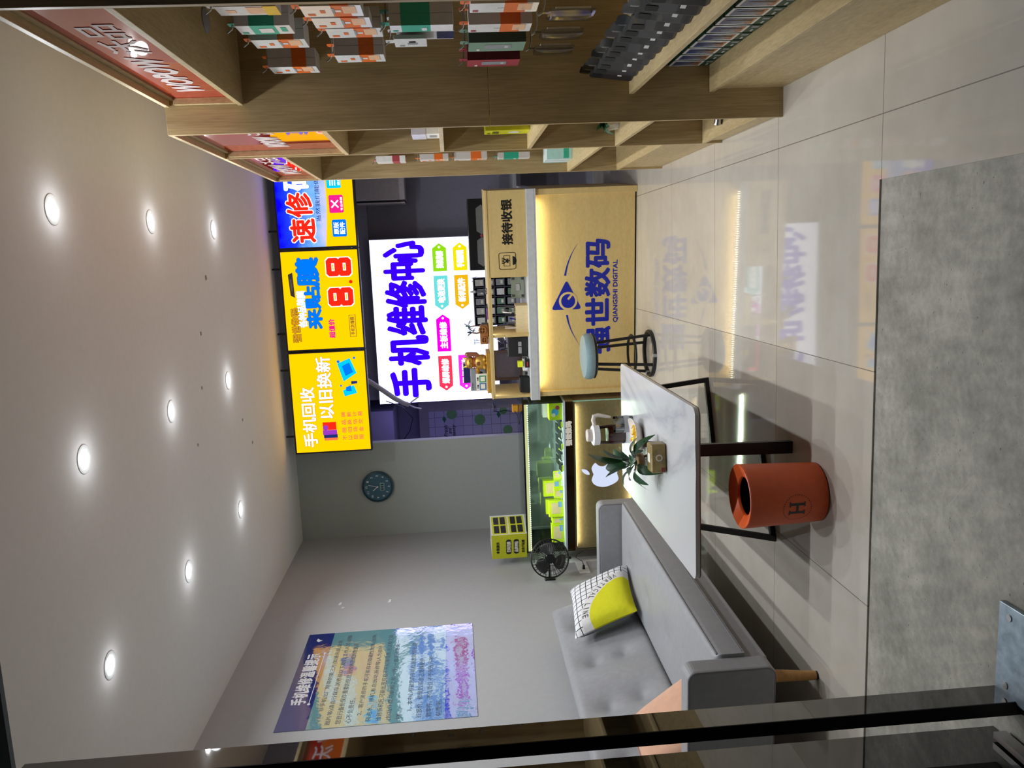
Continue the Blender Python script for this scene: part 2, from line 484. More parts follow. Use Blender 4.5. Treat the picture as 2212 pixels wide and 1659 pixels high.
# ------------------------------------------------------------------ right-hand display shelving
def redglass():
    g = N('red_glass_sign')
    g.b.inputs['Base Color'].default_value = S(172, 44, 34)
    g.b.inputs['Roughness'].default_value = .03; g.b.inputs['Specular IOR Level'].default_value = .7
    g.b.inputs['Coat Weight'].default_value = .7; g.b.inputs['Coat Roughness'].default_value = .02
    g.bump(g.noise(g.coord(), 3, 2), .03, .01)
    return g.m
RED = redglass()
SIGNW = pm('sign_white', (206, 190, 186), .65, spec=.2)
BK = 0.985
def shelf_unit(name, label, x0, y0, y1, hz, boards, base_h, near=True, far=True, logo='WOPOW'):
    t = thing(name, label, 'display shelf', (x0, y0, 0), group='oak display shelf units along the right wall')
    L, D = y1 - y0, BK - x0
    T = .018
    if near:
        B(0, 0, 0, D, T, 1.168).build('side_panel', OAK, t, bevel=.001); B(0, 0, 1.17, D, T, 2.39).build('side_panel', OAK, t, bevel=.001)
    if far: B(0, L - T, 0, D, L, 2.39).build('side_panel', OAK, t, bevel=.001)
    a = T if near else 0; b = L - (T if far else 0)
    B(D - .012, a, 0, D, b, 2.39).build('back_panel', OAK, t)
    B(.0, a, 2.372, D - .012, b, 2.39).build('top_panel', OAKH, t, bevel=.001)
    B(.0, a, hz, D - .012, b, hz + T).build('header_board', OAKH, t, bevel=.001)
    fr = MB()
    fr.box(.024, a, 2.352, .030, b, 2.372).box(.006, a, hz + T, .030, b, hz + T + .01)
    fr.box(.006, a, hz + T + .01, .030, a + .02, 2.352).box(.006, b - .02, hz + T + .01, .030, b, 2.352)
    fr.build('header_frame', OAKH, t, bevel=.001)
    hd = B(.030, a, hz + T, .040, b, 2.372).build('header_panel', RED, t, label='glossy red header panel')
    # lettering reads from the far end towards the entrance
    lt = MB(); zc = (hz + 2.39) / 2
    w = min(L * .40, .5)
    m1 = textmb(logo, 0, -.045, w, .045, 0, .006, slant=.25)
    m2 = textmb('沃品', w + .05, -.055, w + .05 + w * .62, .055, 0, .0016)
    for mm in (m1, m2): lt.add([(0.0285 + y, b - .13 - x, z + zc) for x, y, z in mm.v], mm.f)
    lt.build('header_lettering', SIGNW, hd, label='white lettering')
    for z in boards:
        B(.001, a, z - T, D - .012, b, z).build('shelf_board', OAKH, t, bevel=.001)
    B(.0, a, base_h - T, D - .012, b, base_h).build('base_top', OAKH, t, bevel=.001)
    B(.012, a, 0.0, D - .012, b, base_h - T - .012).build('base_front', OAKH, t, bevel=.001)
    B(.02, a, base_h - T - .012, D - .02, b, base_h - T).build('base_groove', DARKGAP, t)
    return t
u1 = shelf_unit('display_shelf', 'oak shelf unit nearest the entrance, filled with hanging boxes and phone cases', .606, 2.03, 3.25, 2.10, [.62], .30, True, False)
u2 = shelf_unit('display_shelf', 'narrow oak shelf unit in the middle, its deep side panel facing the entrance', .505, 3.252, 4.0, 1.80, [1.37, .955, .53], .10, True, True)
u3 = shelf_unit('display_shelf', 'oak shelf unit at the far end next to the reception counter', .505, 4.002, 5.13, 2.10, [.60], .29, False, True)
MB().lathe([(0, 0), (.036, 0), (.04, .003), (.04, .006), (0, .006)], 28, (.19, .80, 2.094), caps=False).build('cabinet_light', GREY, u1, smooth=True, label='unlit round grey cabinet light')
MB().lathe([(0, 0), (.036, 0), (.04, .003), (.04, .006), (0, .006)], 28, (.19, .40, 2.094), caps=False).build('cabinet_light', GREY, u1, smooth=True, label='unlit round grey cabinet light')

# hooks -----------------------------------------------------------------
def hook():
    t = thing('display_hook', 'x', 'hook', group='wire hooks on the shelf back panels')
    MB().tube([(0, 0, 0), (-.24, 0, 0), (-.262, 0, .006), (-.272, 0, .02)], .0028, 8).build('prong', STEEL, t, smooth=True)
    MB().box(0, -.018, -.02, .004, .018, .02).build('base_plate', STEEL, t, bevel=.001)
    return t
hk = hook(); hk_used = [False]
def place_hook(y, z, label, x=.965):
    o = hk if not hk_used[0] else copy_tree(hk)
    hk_used[0] = True
    o.location = (x, y, z); o['label'] = label

# accessory boxes -----------------------------------------------------------------
BOXGREY = pm('grey_white_carton', (205, 202, 200), .5, var=.03)
ORANGE = pm('orange_print', (232, 112, 40), .45)
TEAL = pm('teal_print', (40, 170, 140), .45)
PALEO = pm('pale_orange_print', (240, 190, 150), .4)
SHINYW = pm('white_gloss_card', (238, 238, 236), .2)
YELLOW = pm('yellow_print', (244, 200, 50), .4)
NAVY = pm('navy_print', (28, 40, 84), .4)
DGREEN = pm('dark_green_carton', (52, 78, 66), .5); LGREEN = pm('sage_green_card', (130, 160, 140), .35)
DRED = pm('dark_red_carton', (110, 30, 46), .5); LRED = pm('rose_red_card', (176, 74, 84), .35)
CREAMC = pm('cream_label', (235, 230, 215), .4)
def carton(w, d, h, body, front, band=None, band_z=(.18, .5), spots=(), tab=True, name='accessory_box', panel=True):
    """hanging carton: origin bottom centre of its front, front facing -y"""
    t = thing(name, 'x', 'box')
    b = B(-w / 2, 0, 0, w / 2, d, h).build('carton', body, t, bevel=.0012)
    B(-w / 2, -.0006, 0.001, w / 2, 0, h - .001).build('front_print', front, t)
    if band:
        B(-w / 2 - .0005, -.0007, h * band_z[0], w / 2 + .0005, d + .0005, h * band_z[1]).build('colour_band', band, t)
    for i, (x0, z0, x1, z1, m) in enumerate(spots):
        B(x0 * w - w / 2, -.0016, z0 * h, x1 * w - w / 2, -.0007, z1 * h).build('printed_patch', m, t)
    if panel: B(-w / 2 - .0009, d * .3, h * .04, -w / 2, d * .75, h * .14).build('code_patch', GREY, t)
    if tab:
        MB().prism(rr_poly(-.02, h, .02, h + .028, .01), d * .4, d * .4 + .001).build('hang_tab', band or front, t)
    return t
def p_orange(): return carton(.10, .031, .168, BOXGREY, SHINYW, ORANGE, (.20, .50), [(.3, .1, .95, .32, PALEO), (.12, .8, .3, .92, ORANGE), (.35, .62, .6, .7, ORANGE), (.45, .35, .62, .45, SHINYW), (.3, .46, .8, .5, GREY)])
def p_teal(): return carton(.09, .036, .160, BOXGREY, SHINYW, TEAL, (.28, .74), [(.2, .35, .7, .6, SHINYW), (.1, .84, .3, .94, TEAL), (.3, .1, .8, .2, TEAL)])
def p_tealL(): return carton(.07, .034, .192, BOXGREY, SHINYW, TEAL, (.36, .82), [(.2, .42, .6, .5, SHINYW), (.1, .88, .3, .96, TEAL)])
def p_orangeL(): return carton(.085, .040, .194, BOXGREY, SHINYW, ORANGE, (.18, .50), [(.25, .1, .95, .30, PALEO), (.1, .88, .3, .96, LRED), (.3, .5, .5, .6, SHINYW), (.2, .2, .5, .24, GREY)])
def p_yellow(): return carton(.08, .03, .167, BOXGREY, SHINYW, None, spots=[(.0, 0, 1, .22, YELLOW), (.2, .22, .9, .5, PALEO), (.3, .7, .6, .85, PALEO)])
def p_small(): return carton(.10, .012, .105, BOXGREY, SHINYW, None, spots=[(.3, .3, .5, .6, GREY), (.55, .35, .7, .55, BLACKP), (.1, .7, .25, .85, GREY)])
def p_greybox(): return carton(.10, .036, .186, BOXGREY, BOXGREY, None, spots=[(.1, .0, .9, .3, NAVY), (.2, .8, .5, .9, GREY)])
def p_green(): return carton(.115, .036, .19, DGREEN, LGREEN, None, spots=[(.3, .25, .75, .72, GREY), (.4, .3, .6, .36, CREAMC), (.1, .8, .3, .85, CREAMC)])
def p_red(): return carton(.10, .032, .19, DRED, LRED, None, spots=[(.3, .25, .75, .72, GREY), (.4, .3, .6, .36, CREAMC), (.1, .8, .3, .85, CREAMC)])
FILM = glass('clear_bag_film', (225, 225, 225), .12, .12)
def p_bag():
    t = thing('blister_bag', 'x', 'bag')
    m = padded(.078, .135, .014, .008, crown=.006, nx=8, ny=10)
    m.map(lambda x, y, z: (x - .039, -z, y)).build('bag', FILM, t, smooth=True)
    B(-.03, .001, .012, .03, .008, .115).build('card_insert', WHITE, t)
    B(-.02, .0004, .05, .005, .001, .062).build('printed_patch', BLACKP, t)
    B(-.012, .0, .135, .012, .001, .152).build('hang_tab', FILM, t)
    return t
_proto = {}
def put(kind, fn, x, y, z, rz, label, group=None, cat=None):
    if kind in _proto: o = copy_tree(_proto[kind])
    else: o = _proto[kind] = fn()
    o.location = (x, y, z); o.rotation_euler = (0, 0, rz); o['label'] = label
    if group: o['group'] = group
    if cat: o['category'] = cat
    return o
FACE_AISLE = -PI / 2
rown = ['top', 'second', 'third', 'fourth', 'lowest']
def stack(row, hookname, kind, fn, n, y, z, depth, colour, rz=0, hz=None, x=.70, names=('front', 'second', 'third', 'fourth')):
    for i in range(n):
        put(kind, fn, x + i * (depth + .0015), y, z, FACE_AISLE + rz, '%s%s, %s, %s row' % (names[i] + ' ' if n > 1 else '', colour, hookname, rown[row]), 'boxes hanging in the first shelf unit')
    place_hook(y, hz, 'wire hook holding the %s, %s, %s row' % (colour.split(' with ')[0], hookname, rown[row]))
stack(0, 'farthest hook', 'orange', p_orange, 2, 3.12, 1.792, .031, 'grey box with an orange band', hz=1.972)
stack(0, 'second hook from the far end', 'orange', p_orange, 2, 2.76, 1.770, .031, 'grey box with an orange band', hz=1.950)
stack(0, 'third hook from the far end', 'teal', p_teal, 2, 2.60, 1.786, .036, 'grey box with a teal band', hz=1.958)
stack(0, 'nearest hook', 'yellow', p_yellow, 2, 2.41, 1.788, .03, 'white box with a yellow foot', hz=1.966)
stack(1, 'farthest hook', 'orange', p_orange, 2, 2.975, 1.540, .031, 'grey box with an orange band', hz=1.720)
stack(1, 'second hook from the far end', 'orange', p_orange, 2, 2.655, 1.523, .031, 'grey box with an orange band', hz=1.703)
stack(1, 'third hook from the far end', 'orange', p_orange, 1, 2.545, 1.547, .031, 'grey box with an orange band', hz=1.727)
stack(1, 'nearest hook', 'orange', p_orange, 3, 2.43, 1.56, .031, 'grey box with an orange band', hz=1.740)
stack(2, 'nearest hook', 'tealL', p_tealL, 4, 2.62, 1.304, .034, 'tall grey box with a teal band', hz=1.508)
stack(2, 'farthest hook', 'small', p_small, 1, 2.785, 1.389, .012, 'small white card box', hz=1.506)
for i in range(2):
    put('greybox', p_greybox, .724 + i * .0375, 2.79, 1.30, FACE_AISLE, '%s grey box with a navy foot behind the small white card box, first shelf unit' % ('front', 'rear')[i], 'boxes hanging in the first shelf unit')
stack(3, 'nearest hook', 'orangeL', p_orangeL, 2, 2.43, 1.063, .040, 'tall grey box with an orange band', hz=1.268)
stack(3, 'second hook from the entrance', 'orangeL', p_orangeL, 2, 2.635, 1.063, .040, 'tall grey box with an orange band', hz=1.268)
stack(3, 'third hook from the entrance', 'green', p_green, 2, 2.86, 1.062, .036, 'sage green cable box', hz=1.264)
stack(3, 'farthest hook', 'red', p_red, 2, 3.09, 1.062, .032, 'rose red cable box', hz=1.264)
for y, n in ((2.49, 'nearest the entrance'), (2.70, 'in the middle'), (2.90, 'nearest the red box')):
    put('bag', p_bag, .70, y, .892, FACE_AISLE, 'clear plastic bag with white card in the lowest hook row, %s' % n, 'clear bags in the lowest hook row')
    place_hook(y, 1.036, 'wire hook holding the clear plastic bag %s' % n)

# phone cases -----------------------------------------------------------------
CASEB = pm('smoky_black_case', (44, 44, 48), .25, coat=.4)
CLEARP = glass('clear_card_hanger', (238, 238, 238), .15, .08)
GOLD = pm('gold_ring', (200, 160, 80), .25, metal=1)
def phone_case():
    t = thing('phone_case', 'x', 'phone case', group='black phone cases standing on the lower shelf')
    MB().prism(rr_poly(-.040, 0, .040, .165, .012), 0, .010).build('shell', CASEB, t, bevel=.002)
    MB().prism(rr_poly(-.033, .118, -.008, .155, .006), -.0015, 0).build('camera_bump', BLACKP, t)
    MB().prism(rr_poly(-.028, .165, .028, .205, .014), .004, .005).build('hang_tab', CLEARP, t)
    MB().prism([(-.009, .045), (.009, .045), (.009, .060), (-.009, .060)], -.0008, 0).build('price_label', WHITE, t)
    return t
pc = phone_case()
on = ['farthest', 'second', 'third', 'fourth', 'fifth', 'sixth', 'seventh', 'eighth', 'ninth', 'tenth', 'eleventh', 'twelfth']
for i in range(12):
    o = pc if i == 0 else copy_tree(pc)
    y = 3.165 - i * .085
    o.location = (.655, y, .6215); o.rotation_euler = (math.radians(-8 + (i % 3) * 1.5), 0, FACE_AISLE + math.radians(16))
    o['label'] = 'smoky black phone case on the lower shelf, %s%s' % (on[i], '' if i == 0 else ' from the far end')
# green boxes with a tower picture -----------------------------------------------------------------
def towerpic():
    g = N('dusk_tower_print'); p = g.xyz()
    nz = g.noise(g.coord((1, 1, 1)), 60, 4)
    sky = g.ramp(g.math('MULTIPLY', p[2], 6.5), [(0.35, S(190, 120, 60)), (0.55, S(120, 130, 150)), (0.85, S(36, 70, 130))])
    g.l(g.mix(g.math('GREATER_THAN', nz, .6), sky, S(70, 45, 40)), g.b.inputs['Base Color']); g.b.inputs['Roughness'].default_value = .3
    return g.m
TOWER = towerpic(); GREENB = pm('bottle_green_print', (20, 70, 56), .4)
def p_tower():
    t = thing('screen_film_box', 'x', 'box', group='green picture boxes under the lower shelf')
    B(-.042, 0, 0, .042, .03, .165).build('carton', GREENB, t, bevel=.001)
    B(-.0405, -.001, .042, .0405, 0, .1635).build('white_border', WHITE, t)
    B(-.030, -.002, .052, .030, -.001, .154).build('picture', TOWER, t)
    MB().prism([(.004, .06), (.018, .06), (.016, .12), (.011, .142), (.006, .12)], -.0026, -.002).build('tower_print', pm('tower_brown', (84, 58, 40), .5), t)
    for i in range(3): B(-.03 + i * .009, -.0012, .014, -.024 + i * .009, 0, .02).build('printed_icon', WHITE, t)
    B(.012, -.0012, .008, .032, 0, .03).build('printed_icon', GREY, t)
    return t
for i in range(9):
    put('tower', p_tower, .707, 3.205 - i * .094, .3005, FACE_AISLE, 'bottle green tower-picture box under the lower shelf, %s%s' % (on[i], '' if i == 0 else ' from the far end'))

# second unit contents -----------------------------------------------------------------
t = thing('carton', 'white gift carton with a lilac lid on the second unit\'s upper board', 'box', (.56, 3.86, 1.3705), FACE_AISLE)
B(-.07, 0, 0, .07, .1, .12).build('body', WHITE, t, bevel=.002); B(-.072, -.002, .06, .072, .102, .125).build('lid', pm('lilac_white', (215, 212, 230), .4), t, bevel=.002)
B(-.03, -.0008, .012, .03, 0, .045).build('printed_patch', GREY, t)
t = thing('screen_film_box', 'yellow upright box with black lettering on the second unit\'s middle board', 'box', (.57, 3.875, .9555), FACE_AISLE)
LIME = pm('lime_yellow_carton', (216, 214, 40), .4)
B(-.06, 0, 0, .06, .06, .205).build('carton', LIME, t, bevel=.0015)
text('lettering', '品膜', -.035, .14, .03, .17, -.001, BLACKP, t, .0006)
text('lettering', 'QD', -.04, .178, -.01, .192, -.001, BLACKP, t, .0006)
MB().prism(circ(.0, .07, .026), -.0012, -.0002).build('printed_patch', WHITE, t)
LEAF = pm('dark_green_leaf', (38, 84, 44), .4, var=.25)
def leaf(m, base, direction, length, width, droop=.4, up=(0, 0, 1), n=7):
    """a curved lance-shaped leaf with a fold along its middle"""
    p = Vector(base); d = Vector(direction).normalized(); side = d.cross(Vector(up))
    side = side.normalized() if side.length > 1e-3 else Vector((1, 0, 0))
    vs = []; fs = []
    for i in range(n + 1):
        s_ = i / n; w = width * (math.sin(PI * min(1, s_ * .93 + .05)) ** .8)
        c = p + d * length * s_ + Vector((0, 0, -1)) * droop * length * s_ * s_
        nrm = side.cross(d)
        vs += [c - side * w / 2 + nrm * w * .12, c, c + side * w / 2 + nrm * w * .12]
    for i in range(n):
        a = 3 * i; fs += [(a, a + 1, a + 4, a + 3), (a + 1, a + 2, a + 5, a + 4)]
    m.add(vs, fs)
t = thing('trailing_plant', 'small green trailing plant on the second unit\'s lower board', 'plant', (.60, 3.90, .5305))
MB().lathe([(.028, 0), (.036, .06), (.033, .06), (.030, .05), (0, .05)], 20, caps=False).build('pot', WHITE, t, smooth=True)
m = MB()
for i in range(26):
    a = random.uniform(0, 2 * PI); e_ = random.uniform(.2, 1.2)
    leaf(m, (0, 0, .055), (math.cos(a) * math.cos(e_), math.sin(a) * math.cos(e_), math.sin(e_)), random.uniform(.05, .09), .026, random.uniform(.3, 1.0))
m.build('leaves', LEAF, t, smooth=True)
t = thing('spray_bottle', 'black and chrome bottle lying on the second unit\'s base', 'bottle', (.55, 3.70, .118))
MB().cyl((-.0, 0, 0), (.10, -.05, 0), .017, seg=18).build('body', STEEL, t, smooth=True); MB().cyl((.101, -.0505, 0), (.14, -.07, 0), .011, seg=14).build('cap', BLACKP, t, smooth=True)
# third unit contents -----------------------------------------------------------------
def p_pink(): return carton(.11, .032, .17, SHINYW, SHINYW, LRED, (.2, .45))
for nm, kind, fn, y, z, hz_ in (('white box with a rose band on the upper hook', 'pink', p_pink, 5.02, 1.585, 1.765), ('grey box with an orange band on the second hook', 'orange', p_orange, 4.98, 1.33, 1.51),
                        ('tall grey box with an orange band on the third hook', 'orangeL', p_orangeL, 5.0, 1.10, 1.303), ('tall grey box with a teal band on the lowest hook', 'tealL', p_tealL, 5.03, .84, 1.042)):
    put(kind, fn, .585, y, z, FACE_AISLE, nm + ' of the far shelf unit', 'boxes hanging in the far shelf unit')
    place_hook(y, hz_, 'wire hook in the far shelf unit holding the ' + nm.split(' on ')[0], x=.85)
for i in range(7):
    t = thing('film_box', 'flat white film box on the far unit\'s lower board, %s%s' % (on[i], '' if i == 0 else ' from the far end'), 'box', (.60, 5.06 - i * .03, .6008), FACE_AISLE + 1.25, 'white film boxes on the far unit')
    B(-.045, 0, 0, .045, .014, .15).build('carton', WHITE if i % 3 else pm('pale_teal_card', (170, 215, 210), .4), t, bevel=.001)
    B(-.04, -.001, .02, .04, 0, .05).build('printed_patch', (TEAL, GREY, BOXGREY)[i % 3], t)

# ------------------------------------------------------------------ reception counter
CT = thing('reception_counter', 'pale oak reception counter with lit front panel and blue company emblem', 'counter', (-1.047, 5.955, 0), math.radians(-6.54))
B(.035, .03, .012, 1.475, .045, .742).build('front_panel', COUNTER, CT, label='lit front panel with blue lettering')
mb = MB(); mb.box(0, 0, 0, .035, .7, .742).build('end_panel', COUNTER, CT, bevel=.002)
B(1.475, 0, 0, 1.518, .7, .742).build('end_panel', COUNTER, CT, bevel=.002)
B(.035, .04, 0, 1.475, .6, .012).build('plinth', DARKGAP, CT)
LIPM = pm('grey_white_solid_top', (196, 198, 198), .35)
B(-.022, -.022, .742, 1.522, .72, .802).build('worktop', LIPM, CT, bevel=.003)
LEDE = led_dots('warm_led', (255, 246, 214), 20)
B(-.022, -.022, .733, 1.522, -.017, .742).build('worktop_skirt', LIPM, CT)
B(.02, -.004, 1.066, .905, -.0005, 1.075).build('board_skirt', COUNTER, CT)
B(.06, .006, .7375, 1.45, .014, .7415).build('led_strip', LEDE, CT)
B(.025, .004, 1.0715, .90, .010, 1.0748).build('led_strip', LEDE, CT)
B(.906, 0, .802, 1.518, .34, 1.075).build('reception_box', COUNTER, CT, bevel=.002)
B(-.002, -.004, 1.075, 1.52, .35, 1.093).build('top_board', COUNTER, CT, bevel=.002)
B(0, 0, .802, .018, .34, 1.075).build('end_board', COUNTER, CT, bevel=.001)
B(.465, 0, .802, .485, .34, 1.075).build('divider', COUNTER, CT, bevel=.001)
la = bpy.data.lights.new('counter_led', 'AREA'); la.shape = 'RECTANGLE'; la.size = 1.36; la.size_y = .012; la.energy = LED_W; la.color = (1, .90, .55); la.spread = math.radians(150)
lo = bpy.data.objects.new('counter_led', la); COL.objects.link(lo); lo.parent = CT; lo.location = (.755, -.010, .735); lo.rotation_euler = (math.radians(25), 0, 0)
la = bpy.data.lights.new('hutch_led', 'AREA'); la.shape = 'RECTANGLE'; la.size = .86; la.size_y = .008; la.energy = .8; la.color = (.95, .97, 1)
lo = bpy.data.objects.new('hutch_led', la); COL.objects.link(lo); lo.parent = CT; lo.location = (.46, .012, 1.069); lo.rotation_euler = (math.radians(25), 0, 0)
BLUE = pm('blue_vinyl', (22, 34, 150), .35, var=.0)
BLACKV = pm('black_vinyl', (24, 22, 20), .4, var=.0)
yy = .0292
em_ = MB()
def corner_tri(a, b, c, r):
    pts = [Vector(p) for p in (a, b, c)]; out = []
    for i in range(3):
        p, q, s_ = pts[i], pts[i - 1], pts[(i + 1) % 3]
        u = (q - p).normalized() * r; w = (s_ - p).normalized() * r
        for k in range(6):
            t_ = k / 5; out.append(tuple(p + u * (1 - t_) ** 2 + w * t_ ** 2))
    return out
em_.prism(corner_tri((.645, .405), (.865, .515), (.645, .632), .03), yy, .0299)
emb = em_.build('emblem', BLUE, CT, label='blue triangular emblem with a ringed Q')
ringmesh(.708, .505, .052, .068, yy - .0006, yy, 40).build('emblem_ring', COUNTER, emb)
MB().prism([(.715, .50), (.725, .512), (.758, .484), (.748, .472)], yy - .0006, yy).build('emblem_ring', COUNTER, emb)
for (xa, za), (xb, zb), (xc, zc_), th in (((.605, .515), (.50, .505), (.375, .425), .014), ((.895, .525), (1.02, .505), (1.125, .43), .014)):
    up_, lo_ = [], []
    for k in range(17):
        t_ = k / 16; x = (1 - t_) ** 2 * xa + 2 * t_ * (1 - t_) * xb + t_ ** 2 * xc; z = (1 - t_) ** 2 * za + 2 * t_ * (1 - t_) * zb + t_ ** 2 * zc_
        h = th * (1 - t_) + .0005; up_.append((x, z + h / 2)); lo_.append((x, z - h / 2))
    poly = up_ + lo_[::-1]
    MB().prism(poly if xb > xa else poly[::-1], yy, .0299).build('emblem_swoosh', BLUE, CT)

text('company_lettering', '强世数码', .305, .197, 1.145, .375, yy, BLUE, CT, .0075, label='large blue lettering')
text('company_lettering', 'QIANGSHI DIGITAL', .535, .133, .995, .172, yy, BLUE, CT, .0015, label='small blue lettering')
text('reception_lettering', '接待收银', 1.14, .902, 1.452, .976, -.0012, BLACKV, CT, .0028, label='black lettering')
ic = MB()
o_, i_ = rr_poly(.962, .882, 1.084, 1.006, .016), rr_poly(.966, .886, 1.080, 1.002, .013)
n_ = len(o_)
ic.add([(x, -.0012, z) for x, z in o_] + [(x, -.0012, z) for x, z in i_], [(k, (k + 1) % n_, n_ + (k + 1) % n_, n_ + k) for k in range(n_)])
for i in range(4): ic.prism([(1.004 + i * .012, .965), (1.010 + i * .012, .965), (1.010 + i * .012, .984), (1.004 + i * .012, .984)], -.0012, -.0002)
ic.prism([(.984 + .058 * math.cos(a) * .55 + .04, .918 + .028 * math.sin(a) - .012) for a in [PI + PI * k / 12 for k in range(13)]], -.0012, -.0002)
for x0, z0, x1, z1 in ((.986, .925, 1.062, .928), (.986, .968, 1.062, .971), (.986, .925, .989, .971), (1.059, .925, 1.062, .971)): ic.prism([(x0, z0), (x1, z0), (x1, z1), (x0, z1)], -.0012, -.0002)
textmb('¥', 1.008, .930, 1.040, .966, -.0013, .0012, mb=ic)
ic.build('pay_icon', BLACKV, CT, label='black cashier icon in a rounded square')

def on_counter(name, label, cat, u, d, z, rz=0, group=None):
    a = math.radians(-6.54)
    return thing(name, label, cat, (-1.047 + u * math.cos(a) - d * math.sin(a), 5.955 + u * math.sin(a) + d * math.cos(a), z), a + rz, group)
TOPZ = 1.0935
# things on the raised board
GOLDM = pm('gold_paint', (206, 160, 70), .35, metal=.55, var=.1)
t = on_counter('display_plinth', 'low golden block under the lucky cat on the counter\'s top board', 'stand', .185, .12, TOPZ)
B(-.155, -.07, 0, .155, .08, .028).build('block', GOLDM, t, bevel=.003); CZ = TOPZ + .0285
t = on_counter('lucky_cat', 'golden beckoning cat figurine with a raised paw on the counter top', 'figurine', .262, .115, CZ)
m = MB(); m.lathe([(0, 0), (.045, .0), (.056, .02), (.056, .045), (.046, .075), (.030, .094), (0, .097)], 28, caps=False)
m.ball((0, 0, .122), (.047, .042, .038), 24, 14)
m.build('body', GOLDM, t, smooth=True)
for s_ in (-1, 1): MB().cyl((s_ * .03, 0, .148), (s_ * .036, 0, .172), .014, .002, 12).build('ear', GOLDM, t, smooth=True)
MB().tube([(.045, -.005, .06), (.062, -.012, .075), (.066, -.014, .105), (.066, -.016, .135)], [.017, .018, .016, .018], 12).ball((.066, -.018, .14), .018, 12, 8).build('raised_paw', pm('rose_gold', (170, 110, 84), .35, metal=.5), t, smooth=True, label='bronze raised paw')
MB().tube([(-.046, -.01, .07), (-.066, -.03, .062), (-.072, -.04, .075)], [.014, .014, .013], 12).build('paw', GOLDM, t, smooth=True)
for s_ in (-1, 1): MB().ball((s_ * .03, -.045, .014), (.02, .026, .014), 12, 8).build('foot', GOLDM, t, smooth=True)
BRN = pm('brown_line', (92, 56, 26), .5)
f_ = MB()
for s_ in (-1, 1): f_.tube([(s_ * .012, -.0435, .124), (s_ * .018, -.0425, .13), (s_ * .025, -.0405, .125)], .0018, 6)
f_.ball((0, -.0435, .117), .003, 8, 6); f_.tube([(-.008, -.043, .109), (0, -.0438, .113), (.008, -.043, .109)], .0014, 6)
f_.build('face', BRN, t)
MB().tube([(.048 * math.cos(2 * PI * k / 24), .044 * math.sin(2 * PI * k / 24), .092) for k in range(24)], .004, 8, True).build('collar', pm('red_collar', (170, 40, 36), .4), t, smooth=True)
MB().ball((0, -.05, .055), (.016, .006, .024), 12, 8).build('coin', pm('dull_bronze', (140, 84, 44), .4, metal=.4), t, smooth=True)
t = on_counter('payment_sign', 'cream stand-up payment card with a green and a blue square, beside the lucky cat', 'sign', .112, .075, CZ)
B(-.068, 0, 0, .068, .006, .082).build('board', CREAMC, t, bevel=.002)
for x, c, nm in ((-.05, (60, 110, 170), 'blue_square'), (.008, (50, 150, 90), 'green_square')):
    q = B(x - .008, -.001, .008, x + .045, 0, .058).build(nm, pm(nm, c, .4), t)
    B(x, -.0016, .016, x + .037, -.001, .05).build('inner_square', CREAMC, q)
    text('lettering', '付款', x + .004, .064, x + .034, .076, -.0012, BLACKV, t, .0005)
t = on_counter('speaker_panel', 'grey upright panel with four small holes behind the payment card', 'speaker', .112, .16, CZ)
B(-.09, 0, 0, .09, .025, .125).build('case', GREY, t, bevel=.008)
for i in range(4): MB().prism(circ(-.072 + i * .013, .108, .0042, 14), -.001, .0).build('hole', BLACKP, t)
MB().prism(circ(.045, .045, .02, 24), -.001, .0).build('speaker_hole', BLACKP, t)
t = on_counter('small_box', 'dark blue box lying on top of the grey speaker panel', 'box', .165, .19, CZ + .1255)
B(-.075, -.03, 0, .075, .03, .048).build('carton', NAVY, t, bevel=.002); B(-.0752, -.0305, .03, .0752, .0305, .0305).build('lid_seam', BLACKP, t)
t = on_counter('wood_ornament', 'carved brown wooden cart ornament with wheels on the counter top', 'ornament', .475, .10, TOPZ)
WD = wood('carved_brown_wood', (120, 74, 36), (176, 120, 66), (20, 20, 20), .5)
B(-.07, -.03, .006, .07, .03, .066).build('body', WD, t, bevel=.006)
for x, z, r in ((.038, .048, .03), (-.035, .036, .024)):
    w_ = ringmesh(x, z, r * .72, r, -.042, -.031, 24).build('wheel', WD, t)
    MB().prism(circ(x, z, r * .2, 12), -.041, -.031).bar((x - r * .8, -.036, z), (x + r * .8, -.036, z), .004, .006).bar((x, -.036, z - r * .8), (x, -.036, z + r * .8), .004, .006, (1, 0, 0)).build('spokes', WD, w_)
MB().lathe([(0, 0), (.02, 0), (.02, .006), (0, .006)], 16, caps=False).build('foot', WD, t)
t = on_counter('bonsai_plant', 'thin-leaved little tree behind the wooden ornament, dark against the light box', 'plant', .49, .20, TOPZ)
B(-.05, -.03, 0, .05, .03, .05).build('pot', pm('dark_pot', (60, 56, 60), .5), t, bevel=.005)
m = MB(); m.tube([(.03, 0, .05), (.032, 0, .09), (.03, 0, .15)], .004, 8); m.tube([(-.02, 0, .05), (-.025, 0, .09), (-.02, 0, .12)], .005, 8); m.build('stem', BRN, t, smooth=True)
m = MB()
for c, n__ in (((.03, 0, .15), 22), ((-.02, 0, .12), 18)):
    for i in range(n__):
        a = random.uniform(0, 2 * PI); e_ = random.uniform(-.3, 1.2)
        leaf(m, c, (math.cos(a) * math.cos(e_), math.sin(a) * math.cos(e_), math.sin(e_)), random.uniform(.05, .1), .010, .5, n=4)
m.build('leaves', pm('blue_green_leaf', (60, 92, 96), .5, var=.2), t, smooth=True)
t = on_counter('pen_stand', 'slim clear stand with one upright pen on the counter top', 'stand', .79, .14, TOPZ)
MB().lathe([(.0, 0), (.022, 0), (.022, .01), (.010, .014), (.010, .085), (0, .085)], 18, caps=False).build('tube', glass('stand_acrylic', (215, 215, 235), .2), t, smooth=True)
